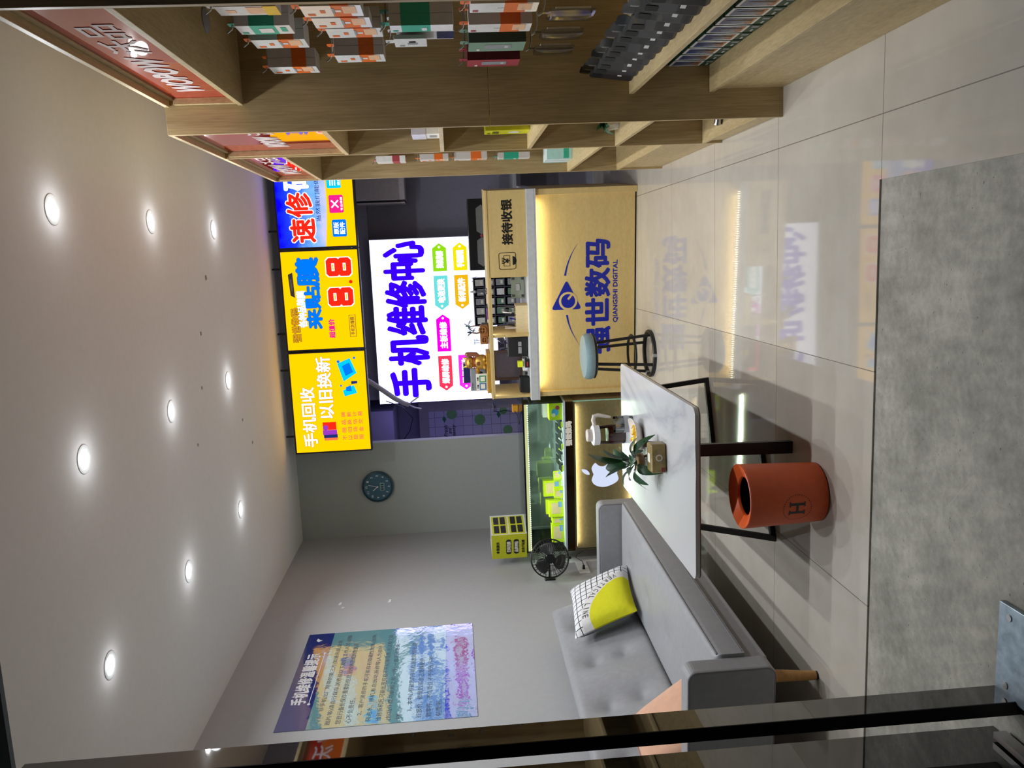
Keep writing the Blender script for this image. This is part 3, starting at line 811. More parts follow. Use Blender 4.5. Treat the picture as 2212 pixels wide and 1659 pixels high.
MB().cyl((0, 0, .016), (0, 0, .125), .004, .003, 8).cyl((0, 0, .085), (0, 0, .12), .011, .005, 10).build('pen', GREY, t, smooth=True)
t = on_counter('marker_pen', 'violet and black pen lying on the counter top right of the ornament', 'pen', .62, .08, TOPZ, .25)
MB().cyl((-.03, 0, .0065), (.05, 0, .0065), .006, seg=10).build('barrel', pm('violet_plastic', (120, 80, 150), .4), t, smooth=True); MB().cyl((.0505, 0, .0065), (.085, 0, .0065), .0064, .004, 10).build('cap', BLACKP, t, smooth=True)
# things inside the hutch openings (on the worktop)
WT = .8025
t = on_counter('tool_box', 'open cream wooden tool box full of tweezers and pens on the worktop', 'tool box', .585, .12, WT)
CRM = wood('cream_birch', (196, 176, 130), (220, 202, 160), (10, 10, 3))
m = MB(); m.box(-.1, -.06, 0, .1, -.052, .088).box(-.1, .052, 0, .1, .06, .088).box(-.1, -.052, 0, -.092, .052, .088).box(.092, -.052, 0, .1, .052, .088).box(-.092, -.052, 0, .092, .052, .006)
m.build('box', CRM, t)
MB().box(-.001, -.051, .007, .001, .051, .085).build('partition', CRM, t)
tools = [(-.08, .16, WHITE), (-.06, .14, BLACKP), (-.04, .15, STEEL), (-.02, .12, BLUE), (.015, .15, BLACKP), (.03, .17, WHITE), (.05, .19, STEEL), (.07, .14, BLACKP), (.083, .21, STEEL)]
for i, (x, h, mt) in enumerate(tools):
    o = thing('screwdriver' if i % 2 else 'tweezers', 'x', 'tool', (0, 0, 0), group='repair tools standing in the cream tool box')
    o['label'] = '%s %s in the cream tool box, %s from its left side' % ({WHITE: 'white', BLACKP: 'black', STEEL: 'steel', BLUE: 'blue'}[mt], 'screwdriver' if i % 2 else 'pair of tweezers', ('first second third fourth fifth sixth seventh eighth ninth'.split())[i])
    tm = t.matrix_basis; bpy.context.view_layer.update()
    o.matrix_world = t.matrix_world @ Matrix.Translation((x, random.uniform(-.03, .03), .0085))
    if i % 2:
        MB().cyl((0, 0, 0), (random.uniform(-.01, .02), .0, h * .62), .0022, seg=8).build('shaft', STEEL, o); MB().cyl((.003, 0, h * .62), (.012, 0, h), .0055, seg=10).build('handle', mt, o, smooth=True)
    else:
        for s_ in (-1, 1): MB().bar((0, 0, 0), (s_ * .006 + .01, 0, h), .004, .0015).build('arm', mt, o)
t = on_counter('circuit_board_holder', 'grey-green circuit board holder tilted on the worktop under the reception box edge', 'holder', .80, .22, WT)
m = MB().obox((0, 0, .055), (.17, .012, .1), (-.25, 0, 0)); m.build('plate', pm('grey_green_board', (120, 132, 118), .45), t, bevel=.003)
for x in (-.065, .065):
    for z in (-.035, .035): MB().obox((x, -.008 - z * -.25, .055 + z), (.018, .012, .018), (-.25, 0, 0)).build('clamp', BLACKP, t)
MB().obox((.0, -.009, .055), (.05, .01, .03), (-.25, 0, 0)).build('chip_bed', GREY, t)
t = on_counter('power_supply', 'black bench power supply box with grey labels beside the divider', 'power supply', .365, .16, WT)
B(-.075, -.06, .008, .075, .08, .155).build('case', BLACKP, t, bevel=.006)
B(-.05, -.0612, .05, .0, -.06, .075).build('label_plate', GREY, t); B(.006, -.0612, .05, .04, -.06, .075).build('label_plate', GREY, t)
for s_ in (-1, 1): B(s_ * .06 - .01, -.05, 0, s_ * .06 + .01, .07, .008).build('foot', BLACKP, t)
m = MB().tube([(-.02, 0, .155), (-.02, 0, .17), (.02, 0, .17), (.02, 0, .155)], .005, 8); m.build('handle', BLACKP, t, smooth=True)
t = on_counter('framed_tray', 'brown framed glass tray propped upright at the back of the worktop', 'tray', .17, .33, WT)
m = MB(); m.box(-.12, 0, .03, .12, .02, .045).box(-.12, 0, .235, .12, .02, .25).box(-.12, 0, .045, -.1, .02, .235).box(.1, 0, .045, .12, .02, .235); m.build('frame', pm('brown_frame', (96, 70, 58), .5), t)
B(-.1, .008, .045, .1, .012, .235).build('pane', pm('smoky_pane', (112, 106, 122), .12), t)
B(-.09, -.02, 0, .09, .05, .03).build('foot', GREY, t)
t = on_counter('sticky_note_cube', 'bright yellow note cube on the worktop in front of the framed tray', 'note cube', .235, .10, WT + .045)
B(-.022, -.018, 0, .022, .018, .038).build('paper', pm('note_yellow', (226, 236, 30), .6), t)
t = on_counter('parts_tray', 'flat grey parts tray with screws under the yellow note cube', 'tray', .225, .11, WT)
B(-.075, -.06, 0, .06, .07, .012).build('base', GREY, t, bevel=.002); B(-.045, -.015, .012, .045, .05, .044).build('block', WHITE, t, bevel=.002)
for x in (-.06, .045): MB().lathe([(0, .012), (.012, .012), (.012, .03), (0, .03)], 14, (x, -.03, 0), caps=False).build('knob', BLACKP, t)
t = on_counter('soldering_tip_case', 'small black case with a red light on the worktop', 'tool case', .255, .03, WT)
B(-.03, -.02, 0, .03, .02, .035).build('case', BLACKP, t, bevel=.002); B(-.02, -.0212, .015, .015, -.02, .02).build('red_light', em('red_led', (220, 50, 60), 1.0), t)
t = on_counter('black_box', 'black lidded box on the worktop at the counter\'s left end', 'box', .085, .07, WT)
B(-.055, -.04, 0, .055, .05, .075).build('case', pm('matt_black', (14, 14, 15), .6), t, bevel=.003); B(-.056, -.041, .056, .056, .051, .0585).build('lid_seam', BLACKM, t)
for i, (u, d_, z_, lab) in enumerate(((.40, .45, .11, 'crumpled clear plastic bag behind the black power supply'), (.18, .55, .09, 'crumpled clear plastic bag at the back of the worktop'))):
    t = on_counter('plastic_bag', lab, 'bag', u, d_, WT)
    m = MB().ball((0, 0, .12), (.085, .05, .118), 18, 12); m.v = [(x + random.uniform(-.012, .012), y + random.uniform(-.012, .012), max(0.0, z + random.uniform(-.012, .012))) for x, y, z in m.v]
    m.build('film', glass('lilac_film', (225, 225, 245), .25, .15), t, smooth=True); B(-.05, -.02, .004, .03, .02, .15).build('white_carton', WHITE, t)
# shop-side clutter behind the counter
t = thing('workbench', 'long grey workbench behind the counter under the white light box', 'desk', (-.45, 6.98, 0))
B(-.62, 0, .76, 1.3, .5, .79).build('top', GREY, t, bevel=.003)
for x in (-.58, 1.26):
    for y in (.04, .46): B(x - .02, y - .02, 0, x + .02, y + .02, .76).build('leg', BLACKM, t)
RK = pm('slate_cabinet', (70, 70, 84), .5)
t = thing('parts_cabinet', 'slate grey open parts cabinet of small cells on the workbench', 'cabinet', (-.60, 7.20, .7905))
m = MB(); 
for i in range(6): m.box(i * .084, 0, 0, i * .084 + .007, .16, .37)
for j in range(5): m.box(0, 0, j * .0907, .427, .16, j * .0907 + .007)
m.box(0, .155, 0, .427, .16, .37); m.build('cells', RK, t)
for i in range(5):
    for j in range(4):
        c = random.choice([WHITE, GREY, pm('faded_green', (110, 140, 120), .5), GREY, BOXGREY])
        p = thing('parts_box', 'small parts carton in cell %s of the slate cabinet, %s column' % (['at the bottom', 'on the second level', 'on the third level', 'at the top'][j], ['leftmost', 'second', 'third', 'fourth', 'rightmost'][i]), 'box', (-.60 + i * .084 + .045, 7.205, .7905 + j * .0907 + .0072), group='cartons in the slate parts cabinet')
        B(-.028, 0, 0, .028, .13, random.uniform(.05, .075)).build('carton', c, p, bevel=.001)
        B(-.015, -.001, .01, .015, 0, .03).build('printed_patch', CREAMC, p)
t = thing('black_cabinet', 'black panelled cabinet with two long hexagonal insets beside the light box', 'cabinet', (-.105, 6.99, .7905))
B(0, 0, 0, .60, .22, .395).build('case', pm('satin_black', (20, 22, 26), .35), t, bevel=.003)
HX = pm('grey_inset', (124, 126, 122), .35)
for x0 in (.03, .30):
    MB().prism([(x0, .28), (x0 + .03, .25), (x0 + .22, .25), (x0 + .25, .28), (x0 + .22, .325), (x0 + .03, .325)], -.004, 0).build('hexagon_inset', HX, t)
MB().prism(circ(.29, .285, .012, 14), -.005, 0).build('knob', LRED, t)
ACW = pm('aircon_white', (206, 200, 204), .4)
t = thing('air_conditioner', 'pale wall unit with a black vertical slot hanging right of the light box', 'air conditioner', (.505, 7.34, 1.72))
B(.03, 0, 0, .49, .27, .43).build('case', ACW, t, bevel=.006); B(.012, .02, .005, .03, .27, .425).build('slot', BLACKP, t); B(0, .01, .005, .012, .27, .425).build('edge_strip', ACW, t)
# white light box sign
t = thing('light_box_sign', 'bright white light box with large blue characters and coloured tags', 'sign', (-1.285, 7.40, .955))
B(-.003, .002, -.006, 1.486, .10, 1.116).build('case', pm('lightbox_case', (120, 122, 135), .5), t)
B(-.009, .004, .0, -.0031, .098, 1.11).build('added_side_glow', em('lightbox_added_glow', (165, 155, 245), 9.5), t, label='added unseen glow on the left side, lighting the back room')  # glow sheet facing out of view, added to brighten the back room
B(0, 0, 0, 1.48, .002, 1.11).build('diffuser', em('light_box_white', (232, 236, 255), SIGN_E), t, label='glowing white face')
SB = em('sign_blue', (58, 0, 255), 1.0)
m = MB()
for ch, x0, x1 in (('手', .05, .30), ('机', .345, .60), ('维', .625, .87), ('修', .875, 1.10), ('中', 1.125, 1.265), ('心', 1.275, 1.45)):
    textmb(ch, x0, .64, x1, .99, -.001, .0135, mb=m)
m.build('large_lettering', SB, t, label='large blue characters')
def hexs(x0, x1, z0, z1, tip):
    zc = (z0 + z1) / 2; d_ = .045
    return [(x0, zc), (x0 + d_, z0), (x1, z0), (x1, z1), (x0 + d_, z1)] if tip == 'l' else [(x0, z0), (x1 - d_, z0), (x1, zc), (x1 - d_, z1), (x0, z1)]
TW = em('tag_white', (255, 255, 255), 1.3)
for x0, x1, z0, z1, tip, c, tx in ((.085, .41, .43, .555, 'l', (255, 60, 96), '爆屏维修'), (.45, .79, .43, .555, 'r', (250, 0, 240), '主板维修'), (.83, 1.14, .43, .555, 'l', (110, 226, 226), '电池更换'), (1.18, 1.43, .43, .555, 'r', (150, 226, 20), '换机换屏'),
                                  (.085, .41, .245, .37, 'l', (250, 50, 250), '旧机回收'), (.83, 1.14, .245, .37, 'l', (246, 186, 20), '新机配件'), (1.18, 1.43, .245, .37, 'r', (250, 236, 10), '手机解锁')):
    q = MB().prism(hexs(x0, x1, z0, z1, tip), -.0012, -.0002).build('tag', em('tag_%d_%d_%d' % c, c, 1.0), t)
    hx = x0 + .035 if tip == 'l' else x1 - .035
    MB().prism(circ(hx, (z0 + z1) / 2, .011, 16), -.002, -.0012).build('tag_hole', TW, q)
    a_, b_ = (x0 + .07, x1 - .03) if tip == 'l' else (x0 + .03, x1 - .07)
    text('tag_lettering', tx, a_, z0 + .03, b_, z1 - .03, -.002, TW, q, .0035)
text('pen_lettering', 'AA', 1.06, .165, 1.12, .215, -.0012, em('pen_blue', (70, 110, 190), .8), t)
text('pen_lettering', 'TF', .50, .165, .55, .215, -.0012, em('pen_blue', (70, 110, 190), .8), t)
# pipe and cables by the soffit
PIPE = pm('wrapped_white_pipe', (196, 192, 204), .6)
t = thing('pipe_bundle', 'wrapped white air-conditioner pipe bending down past the light box corner', 'pipe', (0, 0, 0))
MB().tube([(-1.0, 7.1, 2.17), (-1.05, 7.12, 2.10), (-1.14, 7.18, 2.0), (-1.22, 7.25, 1.92), (-1.275, 7.3, 1.85), (-1.30, 7.32, 1.80)], .022, 10).build('sleeve', PIPE, t, smooth=True)
MB().tube([(-1.30, 7.32, 1.80), (-1.33, 7.34, 1.75), (-1.35, 7.36, 1.69)], .007, 8).tube([(-1.30, 7.32, 1.80), (-1.27, 7.30, 1.77), (-1.22, 7.27, 1.70)], .006, 8).build('loose_end', PIPE, t, smooth=True)
t = thing('hanging_cable', 'thin dark cable drooping beside the back door', 'cable', (0, 0, 0))
MB().tube([(-1.25, 7.3, 2.0), (-1.32, 7.35, 1.86), (-1.46, 7.5, 1.78), (-1.60, 7.6, 1.82), (-1.72, 7.7, 1.90)], .004, 6).build('wire', BLACKP, t, smooth=True)
# back door
d = thing('door_2', 'x', 'door', (-1.46, 8.30, 0)); d['kind'] = 'structure'; del d['label']; del d['category']
FR = pm('door_frame_grey', (168, 162, 160), .5)
B(-.74, 0, 0, -.66, .06, 1.76).build('door_frame', FR, d, bevel=.002); B(-.10, 0, 0, .0, .06, 1.76).build('door_frame', FR, d, bevel=.002); B(-.66, 0, 1.66, -.10, .06, 1.76).build('door_frame', FR, d, bevel=.002)
def gridfilm():
    g = N('white_grid_door_film'); p = g.xyz()
    def ln(c): return g.math('LESS_THAN', g.math('FRACT', g.math('DIVIDE', g.math('ADD', c, 5.0), .0985)), .03)
    g.l(g.mix(g.math('MAXIMUM', ln(p[0]), ln(p[2])), S(205, 205, 220), S(84, 84, 100)), g.b.inputs['Base Color']); g.b.inputs['Roughness'].default_value = .4
    return g.m
pn = B(-.66, .02, .06, -.10, .04, 1.66).build('door_panel', gridfilm(), d, label='white grid film with limes and leaves')
LIMEC = pm('lime_print', (120, 180, 110), .5); LEAFC = pm('leaf_print', (40, 130, 84), .5)
for x, z, r in ((-.215, 1.13, .058), (-.14, 1.42, .055), (-.34, .84, .05), (-.13, .88, .04)):
    MB().prism(circ(x, z, r), .0185, .02).build('lime_print', LIMEC, pn).parent = pn
for x, z in ((-.19, 1.50), (-.17, .93), (-.45, 1.27), (-.5, .85)): MB().prism([(x - .04, z), (x, z + .022), (x + .035, z + .005), (x, z - .02)], .018, .0185).build('leaf_print', LEAFC, pn)
for i, (w_, z) in enumerate((('Fresh', 1.49), ('and', 1.45), ('tasty', 1.40))): text('door_lettering', w_, -.375 + (.03 if i == 1 else 0), z - .018, -.255 - (.03 if i == 1 else 0), z + .02, .0178, BLACKV, pn, .0008, .3)
hd = MB().prism(rr_poly(-.065, .88, -.035, 1.05, .012), -.006, 0).build('handle_plate', STEEL, d)
MB().tube([(-.05, -.006, .985), (-.05, -.035, .985), (-.13, -.035, .985)], .008, 8).build('handle', STEEL, d, smooth=True)
t = thing('key_lanyard', 'dark lanyard hanging from the back door handle', 'lanyard', (0, 0, 0))
MB().tube([(-1.58, 8.262, .985), (-1.59, 8.25, .93), (-1.575, 8.25, .87), (-1.60, 8.26, .80)], .003, 6).build('cord', BLACKP, t)

# ------------------------------------------------------------------ hanging screens
def screen(label, x0, w, base_em):
    t = thing('hanging_screen', label, 'screen', (x0, 6.66, 2.083), group='row of lit menu screens under the ceiling')
    h = .632
    B(.004, .002, .0, w - .004, .06, h).build('bezel', BLACKP, t, bevel=.002)
    m = MB(); b = .012
    m.box(.004, -.003, 0, w - .004, .002, b).box(.004, -.003, h - b, w - .004, .002, h).box(.004, -.003, b, .004 + b, .002, h - b).box(w - .004 - b, -.003, b, w - .004, .002, h - b)
    m.build('bezel_rim', BLACKP, t)
    for x in (.15, w - .15): MB().cyl((x, .03, h), (x, .03, CEILZ - 2.083), .008, seg=10).build('hanger', BLACKM, t)
    p = B(b, 0, b, w - b, .002, h - b).build('display', base_em, t, label='glowing display')
    W_, H_ = w - 2 * b, h - 2 * b
    return t, p, (lambda u: b + u * W_), (lambda v: b + (1 - v) * H_)
SY = em('screen_yellow', (255, 190, 0), 1.38)
sW = em('screen_white', (255, 255, 255), SCREEN_E); sR = em('screen_red', (250, 36, 20), SCREEN_E); sB = em('screen_blue', (0, 112, 255), SCREEN_E); sP = em('screen_pink', (246, 30, 130), SCREEN_E)
sO = em('screen_orange', (250, 110, 70), SCREEN_E); sK = em('screen_dark', (60, 54, 50), 1.0); sC = em('screen_cyan', (0, 190, 250), SCREEN_E); sG = em('screen_gold', (200, 140, 0), 1.0); sN = em('screen_navy', (30, 50, 120), 1.0); sM = em('screen_mauve', (160, 60, 200), 1.0)
def stx(nm, body, a, p, X, Z, mat, bold=0, y=-.0008, slant=0, outline=None, ow=.005):
    u0, v0, u1, v1 = a
    if outline: text(nm + '_outline', body, X(u0), Z(v1), X(u1), Z(v0), y + .0003, outline, p, bold + ow, slant)
    text(nm, body, X(u0), Z(v1), X(u1), Z(v0), y - .0003, mat, p, bold, slant)
# left: phone trade-in
t, p, X_, Z_ = screen('leftmost hanging screen, yellow, offering phone recycling with white headline', -1.554, .857, SY)
stx('headline', '手机回收', (.06, .11, .655, .29), p, X_, Z_, sW, .0034, outline=sG, ow=.003)
stx('headline', '以旧换新', (.34, .345, .95, .535), p, X_, Z_, sW, .0034, outline=sG, ow=.003)
for i, r in enumerate(('不限品牌', '以旧换新', '现场估计', '现金交易')):
    for j, ch in enumerate(r): stx('fine_print', ch, (.11 + j * .078, .635 + i * .075, .16 + j * .078, .69 + i * .075), p, X_, Z_, sO, .0008)
def rect(nm, a, mat, y0=-.0012, sk=0, par=None):
    u0, v0, u1, v1 = a
    return MB().prism([(X_(u0), Z_(v1)), (X_(u1), Z_(v1)), (X_(u1) + sk, Z_(v0)), (X_(u0) + sk, Z_(v0))], y0, -.0003).build(nm, mat, par or p)
rect('phone_picture', (.115, .385, .14, .565), sO); rect('phone_picture', (.14, .38, .175, .565), sN, -.0014); rect('phone_picture', (.172, .37, .22, .56), sM, -.0016); rect('phone_picture', (.222, .375, .30, .555), sR, -.0018)
MB().prism(circ(X_(.245), Z_(.41), .022, 20), -.0022, -.0018).build('phone_picture', sM, p)
pp = MB().prism([(X_(.70), Z_(.70)), (X_(.88), Z_(.63)), (X_(.93), Z_(.80)), (X_(.78), Z_(.88))], -.0012, -.0003).build('phone_cartoon', sC, p)
MB().prism([(X_(.755), Z_(.73)), (X_(.855), Z_(.69)), (X_(.885), Z_(.79)), (X_(.79), Z_(.835))], -.0018, -.0012).build('phone_cartoon', sB, pp)
MB().prism([(X_(.55), Z_(.70)), (X_(.61), Z_(.68)), (X_(.66), Z_(.83)), (X_(.58), Z_(.87))], -.0012, -.0003).build('phone_cartoon', sC, p)
MB().prism([(X_(.60), Z_(.73)), (X_(.64), Z_(.72)), (X_(.66), Z_(.79)), (X_(.60), Z_(.80))], -.0018, -.0012).build('phone_cartoon', sB, p)
for u, v, r in ((.90, .645, .012), (.66, .66, .008), (.93, .86, .010)): MB().prism(circ(X_(u), Z_(v), r, 14), -.0012, -.0003).build('cloud_print', sB, p)
MB().prism([(X_(.67), Z_(.80)), (X_(.70), Z_(.80)), (X_(.70), Z_(.88)), (X_(.675), Z_(.88))], -.0012, -.0003).build('arm_print', sN, p)
# middle: film price
t, p, X_, Z_ = screen('middle hanging screen, yellow, with the red price 8.8', -.697, .821, SY)
stx('shop_lettering', '强世数码', (.085, .075, .43, .185), p, X_, Z_, em('screen_tan', (225, 160, 20), 1.0), .002, outline=sK, ow=.0028)
stx('white_lettering', '各种品牌膜', (.235, .165, .60, .275), p, X_, Z_, sW, .0025, outline=sC, ow=.002)
stx('blue_lettering', '来', (.215, .285, .41, .475), p, X_, Z_, sB, .0062, y=-.0016, outline=sK, ow=.002); stx('blue_lettering', '贴', (.42, .275, .64, .47), p, X_, Z_, sB, .0062, y=-.0016, outline=sK, ow=.002); stx('blue_lettering', '膜', (.65, .195, .925, .47), p, X_, Z_, sB, .0095, y=-.0016, outline=sK, ow=.002)
MB().prism([(X_(.535), Z_(.145)), (X_(.56), Z_(.09)), (X_(.77), Z_(.075)), (X_(.79), Z_(.135))], -.0012, -.0003).build('phone_picture', sK, p)
MB().prism([(X_(.60), Z_(.125)), (X_(.61), Z_(.10)), (X_(.72), Z_(.092)), (X_(.73), Z_(.117))], -.0018, -.0012).build('phone_picture', GREY, p)
def digit8(x0, z0, x1, z1, t, e, y0, y1):
    """squared-off figure 8: outline grown by e"""
    m = MB(); c = .022; zm = (z0 + z1) / 2
    for a, b in ((z0, zm + t * .22), (zm - t * .22, z1)):
        o_ = [(x0 - e + c, a - e), (x1 + e - c, a - e), (x1 + e, a - e + c), (x1 + e, b + e - c), (x1 + e - c, b + e), (x0 - e + c, b + e), (x0 - e, b + e - c), (x0 - e, a - e + c)]
        i0, i1, j0, j1 = x0 + t + e, x1 - t - e, a + t + e, b - t - e
        i_ = [(i0, j0), (i1, j0), (i1, j0), (i1, j1), (i1, j1), (i0, j1), (i0, j1), (i0, j0)]
        i_ = [(i0 + .001, j0), (i1 - .001, j0), (i1, j0 + .001), (i1, j1 - .001), (i1 - .001, j1), (i0 + .001, j1), (i0, j1 - .001), (i0, j0 + .001)]
        m.add([(x, y0, z) for x, z in o_] + [(x, y0, z) for x, z in i_], [(k, (k + 1) % 8, 8 + (k + 1) % 8, 8 + k) for k in range(8)])
    return m
for u in (.435, .735):
    digit8(X_(u), Z_(.91), X_(u + .185), Z_(.58), .043, .007, -.001, 0).build('price_lettering_outline', sW, p)
    digit8(X_(u), Z_(.91), X_(u + .185), Z_(.58), .043, 0, -.0016, 0).build('price_lettering', sR, p)
MB().prism(circ(X_(.675), Z_(.89), .014, 20), -.0015, -.0003).build('price_point', sR, p)
stx('pink_lettering', '超值价', (.115, .56, .305, .635), p, X_, Z_, sP, .0022)
stx('fine_print', '手机防爆膜', (.135, .845, .32, .90), p, X_, Z_, sK, .0004)
u0, v0, u1, v1 = .115, .83, .34, .918
m = MB(); 
for a in ((u0, v0, u1, v0 + .006), (u0, v1 - .006, u1, v1), (u0, v0, u0 + .004, v1), (u1 - .004, v0, u1, v1)): m.prism([(X_(a[0]), Z_(a[3])), (X_(a[2]), Z_(a[3])), (X_(a[2]), Z_(a[1])), (X_(a[0]), Z_(a[1]))], -.001, -.0003)
m.build('outline_box', sK, p)
# right: quick repair
t, p, X_, Z_ = screen('rightmost hanging screen, blue above yellow, partly hidden by the shelves', .124, .84, SY)
def sky():
    g = N('screen_blue_sky'); q = g.xyz()
    f = g.math('ADD', g.math('MULTIPLY', g.math('SUBTRACT', .62, q[2]), 2.4), g.math('MULTIPLY', g.math('SUBTRACT', g.noise(g.coord(), 5, 5, .6), .5), .9))
    c = g.ramp(f, [(0.0, S(10, 0, 250)), (0.35, S(30, 60, 240)), (0.62, S(110, 170, 250)), (0.9, S(190, 190, 250))])
    e = g.n('ShaderNodeEmission'); g.l(c, e.inputs[0]); e.inputs[1].default_value = SCREEN_E; g.l(e.outputs[0], g.out.inputs[0])
    return g.m
arc = [(X_(0), Z_(0)), (X_(0), Z_(.60))] + [(X_(k / 12), Z_(.60 + .05 * math.sin(PI * k / 12))) for k in range(1, 12)] + [(X_(1), Z_(.60)), (X_(1), Z_(0))]
MB().prism(arc, -.0005, 0).build('sky_picture', sky(), p)
for ch, a in (('速', (.055, .165, .275, .475)), ('修', (.30, .135, .525, .455))): stx('red_lettering', ch, a, p, X_, Z_, sR, .0062, y=-.0014, outline=sW, ow=.008)
stx('white_lettering', '码', (.555, .13, .78, .44), p, X_, Z_, sW, .009, y=-.0014, outline=sB, ow=.003)
stx('fine_print', '当然我们能做的还多', (.25, .505, .88, .565), p, X_, Z_, sN, .0004, y=-.001)
for a, mt, tx in (((.095, .70, .26, .885), sB, '原版 配件'), ((.325, .68, .495, .865), sP, ''), ((.56, .665, .73, .85), sC, '')):
    q = MB().prism(rr_poly(X_(a[0]), Z_(a[3]), X_(a[2]), Z_(a[1]), .012), -.001, -.0002).build('icon', mt, p)
    if tx:
        for i, s_ in enumerate(tx.split()): text('icon_lettering', s_, X_(a[0] + .025), Z_(a[1] + .085 + i * .08), X_(a[2] - .025), Z_(a[1] + .02 + i * .08), -.0014, sW, q, .0012)
    elif mt is sP:
        MB().bar((X_(.375), -.0012, Z_(.80)), (X_(.445), -.0012, Z_(.71)), .012, .0004, (0, 1, 0)).bar((X_(.375), -.0012, Z_(.71)), (X_(.445), -.0012, Z_(.80)), .012, .0004, (0, 1, 0)).build('wrench_icon', sW, q)
        text('icon_lettering', '专业维修', X_(.345), Z_(.855), X_(.475), Z_(.825), -.0014, sW, q, .0006)
    else:
        m = MB()
        for i in range(3): m.prism([(X_(.585), Z_(.72 + i * .03)), (X_(.70 - i * .03), Z_(.72 + i * .03)), (X_(.70 - i * .03), Z_(.705 + i * .03)), (X_(.585), Z_(.705 + i * .03))], -.0014, -.001)
        m.build('list_icon', sW, q)
        text('icon_lettering', '速度快', X_(.585), Z_(.84), X_(.70), Z_(.805), -.0014, sW, q, .0006)

# ------------------------------------------------------------------ glass showcase
SHA = math.radians(-4.5)
SH = thing('glass_showcase', 'lit glass showcase on a pale wood base beside the reception counter', 'showcase', (-1.095, 5.95, 0), SHA)
def on_show(name, label, cat, x, y, z, rz=0, group=None):
    return thing(name, label, cat, (-1.095 + x * math.cos(SHA) - y * math.sin(SHA), 5.95 + x * math.sin(SHA) + y * math.cos(SHA), z), SHA + rz, group)
SX = -1.215
SHW = wood('showcase_oak', (176, 150, 104), (206, 182, 136), (1.4, 1.4, 7), .4)
B(SX, .030, .03, -.01, .045, .485).build('front_panel', SHW, SH, label='pale wood front panel')
B(SX, .045, 0, -.01, .5, .485).build('base_cabinet', SHW, SH)
B(SX, .001, .02, -.004, .006, .487).build('cover_pane', GLASS, SH); B(-.006, -.001, .02, .0, .012, .487).build('pane_edge', GREENEDGE, SH)
B(SX, .006, .470, -.01, .030, .485).build('panel_lip', SHW, SH)
B(SX + .02, .020, .4665, -.03, .026, .4698).build('panel_led', em('panel_led', (255, 240, 190), 3), SH)
la = bpy.data.lights.new('panel_led', 'AREA'); la.shape = 'RECTANGLE'; la.size = 1.12; la.size_y = .008; la.energy = .6; la.color = (1, .92, .66)
lo = bpy.data.objects.new('panel_led', la); COL.objects.link(lo); lo.parent = SH; lo.location = (SX / 2, .012, .465); lo.rotation_euler = (math.radians(20), 0, 0)
lo = bpy.data.objects.new('panel_led', la); COL.objects.link(lo); lo.parent = SH; lo.location = (SX / 2, .012, .034); lo.rotation_euler = (math.radians(160), 0, 0)  # added upward light that lifts the panel's lower half, no strip modelled here
B(SX + .02, .02, 0, -.02, .03, .028).build('plinth', DARKGAP, SH)
B(SX + .1, .004, .006, SX + .34, .012, .016).build('floor_light', em('floor_led', (225, 228, 255), 3), SH)
B(SX, .022, .485, -.0, .5, .545).build('recess', pm('brown_recess', (150, 128, 84), .5), SH)
B(SX, .0, .545, 0, .5, .562).build('display_deck', pm('pale_blue_deck', (206, 216, 230), .3), SH, bevel=.002)
dk = B(SX - .002, -.012, .487, -.002, -.002, .547).build('name_strip', glass('brown_acrylic', (190, 176, 150), .0, ior=1.3), SH)
text('name_lettering', '强世数码', -.345, .502, -.155, .545, -.0135, pm('cream_letter', (240, 232, 214), .3), dk, .0042)
B(SX, .0, .562, 0, .006, .862).build('front_pane', GLASSG, SH)
B(SX, .006, .562, SX + .006, .494, .862).build('side_pane', GLASSG, SH)
B(-.006, .006, .562, 0, .494, .862).build('side_pane', GLASSG, SH)
B(SX, -.002, .8625, 0, .502, .870).build('top_pane', GLASSG, SH)
MIR = pm('grey_mirror', (196, 208, 204), .04, metal=.62, var=0)
B(SX + .006, .488, .562, -.62, .494, .855).build('back_mirror', MIR, SH); B(-.62, .494, .562, -.006, .5, .855).build('back_mirror', MIR, SH)
fr = MB()
for x in (SX, -.008): fr.box(x, -.004, .562, x + .008, .004, .862)
fr.box(SX, -.006, .858, 0, .004, .8625).box(SX, .496, .858, 0, .504, .8625)
fr.build('frame', BLACKM, SH)
B(SX + .01, .008, .834, -.01, .024, .857).build('light_rail', em('case_rail', (240, 230, 172), .9), SH, label='cream glowing light rail')
B(SX + .01, .011, .8305, -.01, .019, .8338).build('led_strip', led_dots('case_led', (255, 248, 206), 16), SH)
B(SX + .01, .47, .846, -.01, .482, .857).build('led_strip', pm('led_rail', (230, 226, 190), .4), SH)
la = bpy.data.lights.new('showcase_led', 'AREA'); la.shape = 'RECTANGLE'; la.size = 1.15; la.size_y = .012; la.energy = CASE_W; la.color = (.93, 1, .84)
lo = bpy.data.objects.new('showcase_led', la); COL.objects.link(lo); lo.parent = SH; lo.location = (SX / 2, .03, .828); lo.rotation_euler = (math.radians(-12), 0, 0)
def smooth_poly(pts, n=5):
    out = []; L = len(pts)
    for i in range(L):
        p0, p1, p2, p3 = [Vector(pts[(i + k - 1) % L]) for k in range(4)]
        for k in range(n):
            t_ = k / n
            out.append(tuple(.5 * ((2 * p1) + (p2 - p0) * t_ + (2 * p0 - 5 * p1 + 4 * p2 - p3) * t_ ** 2 + (3 * p1 - p0 - 3 * p2 + p3) * t_ ** 3)))
    return out
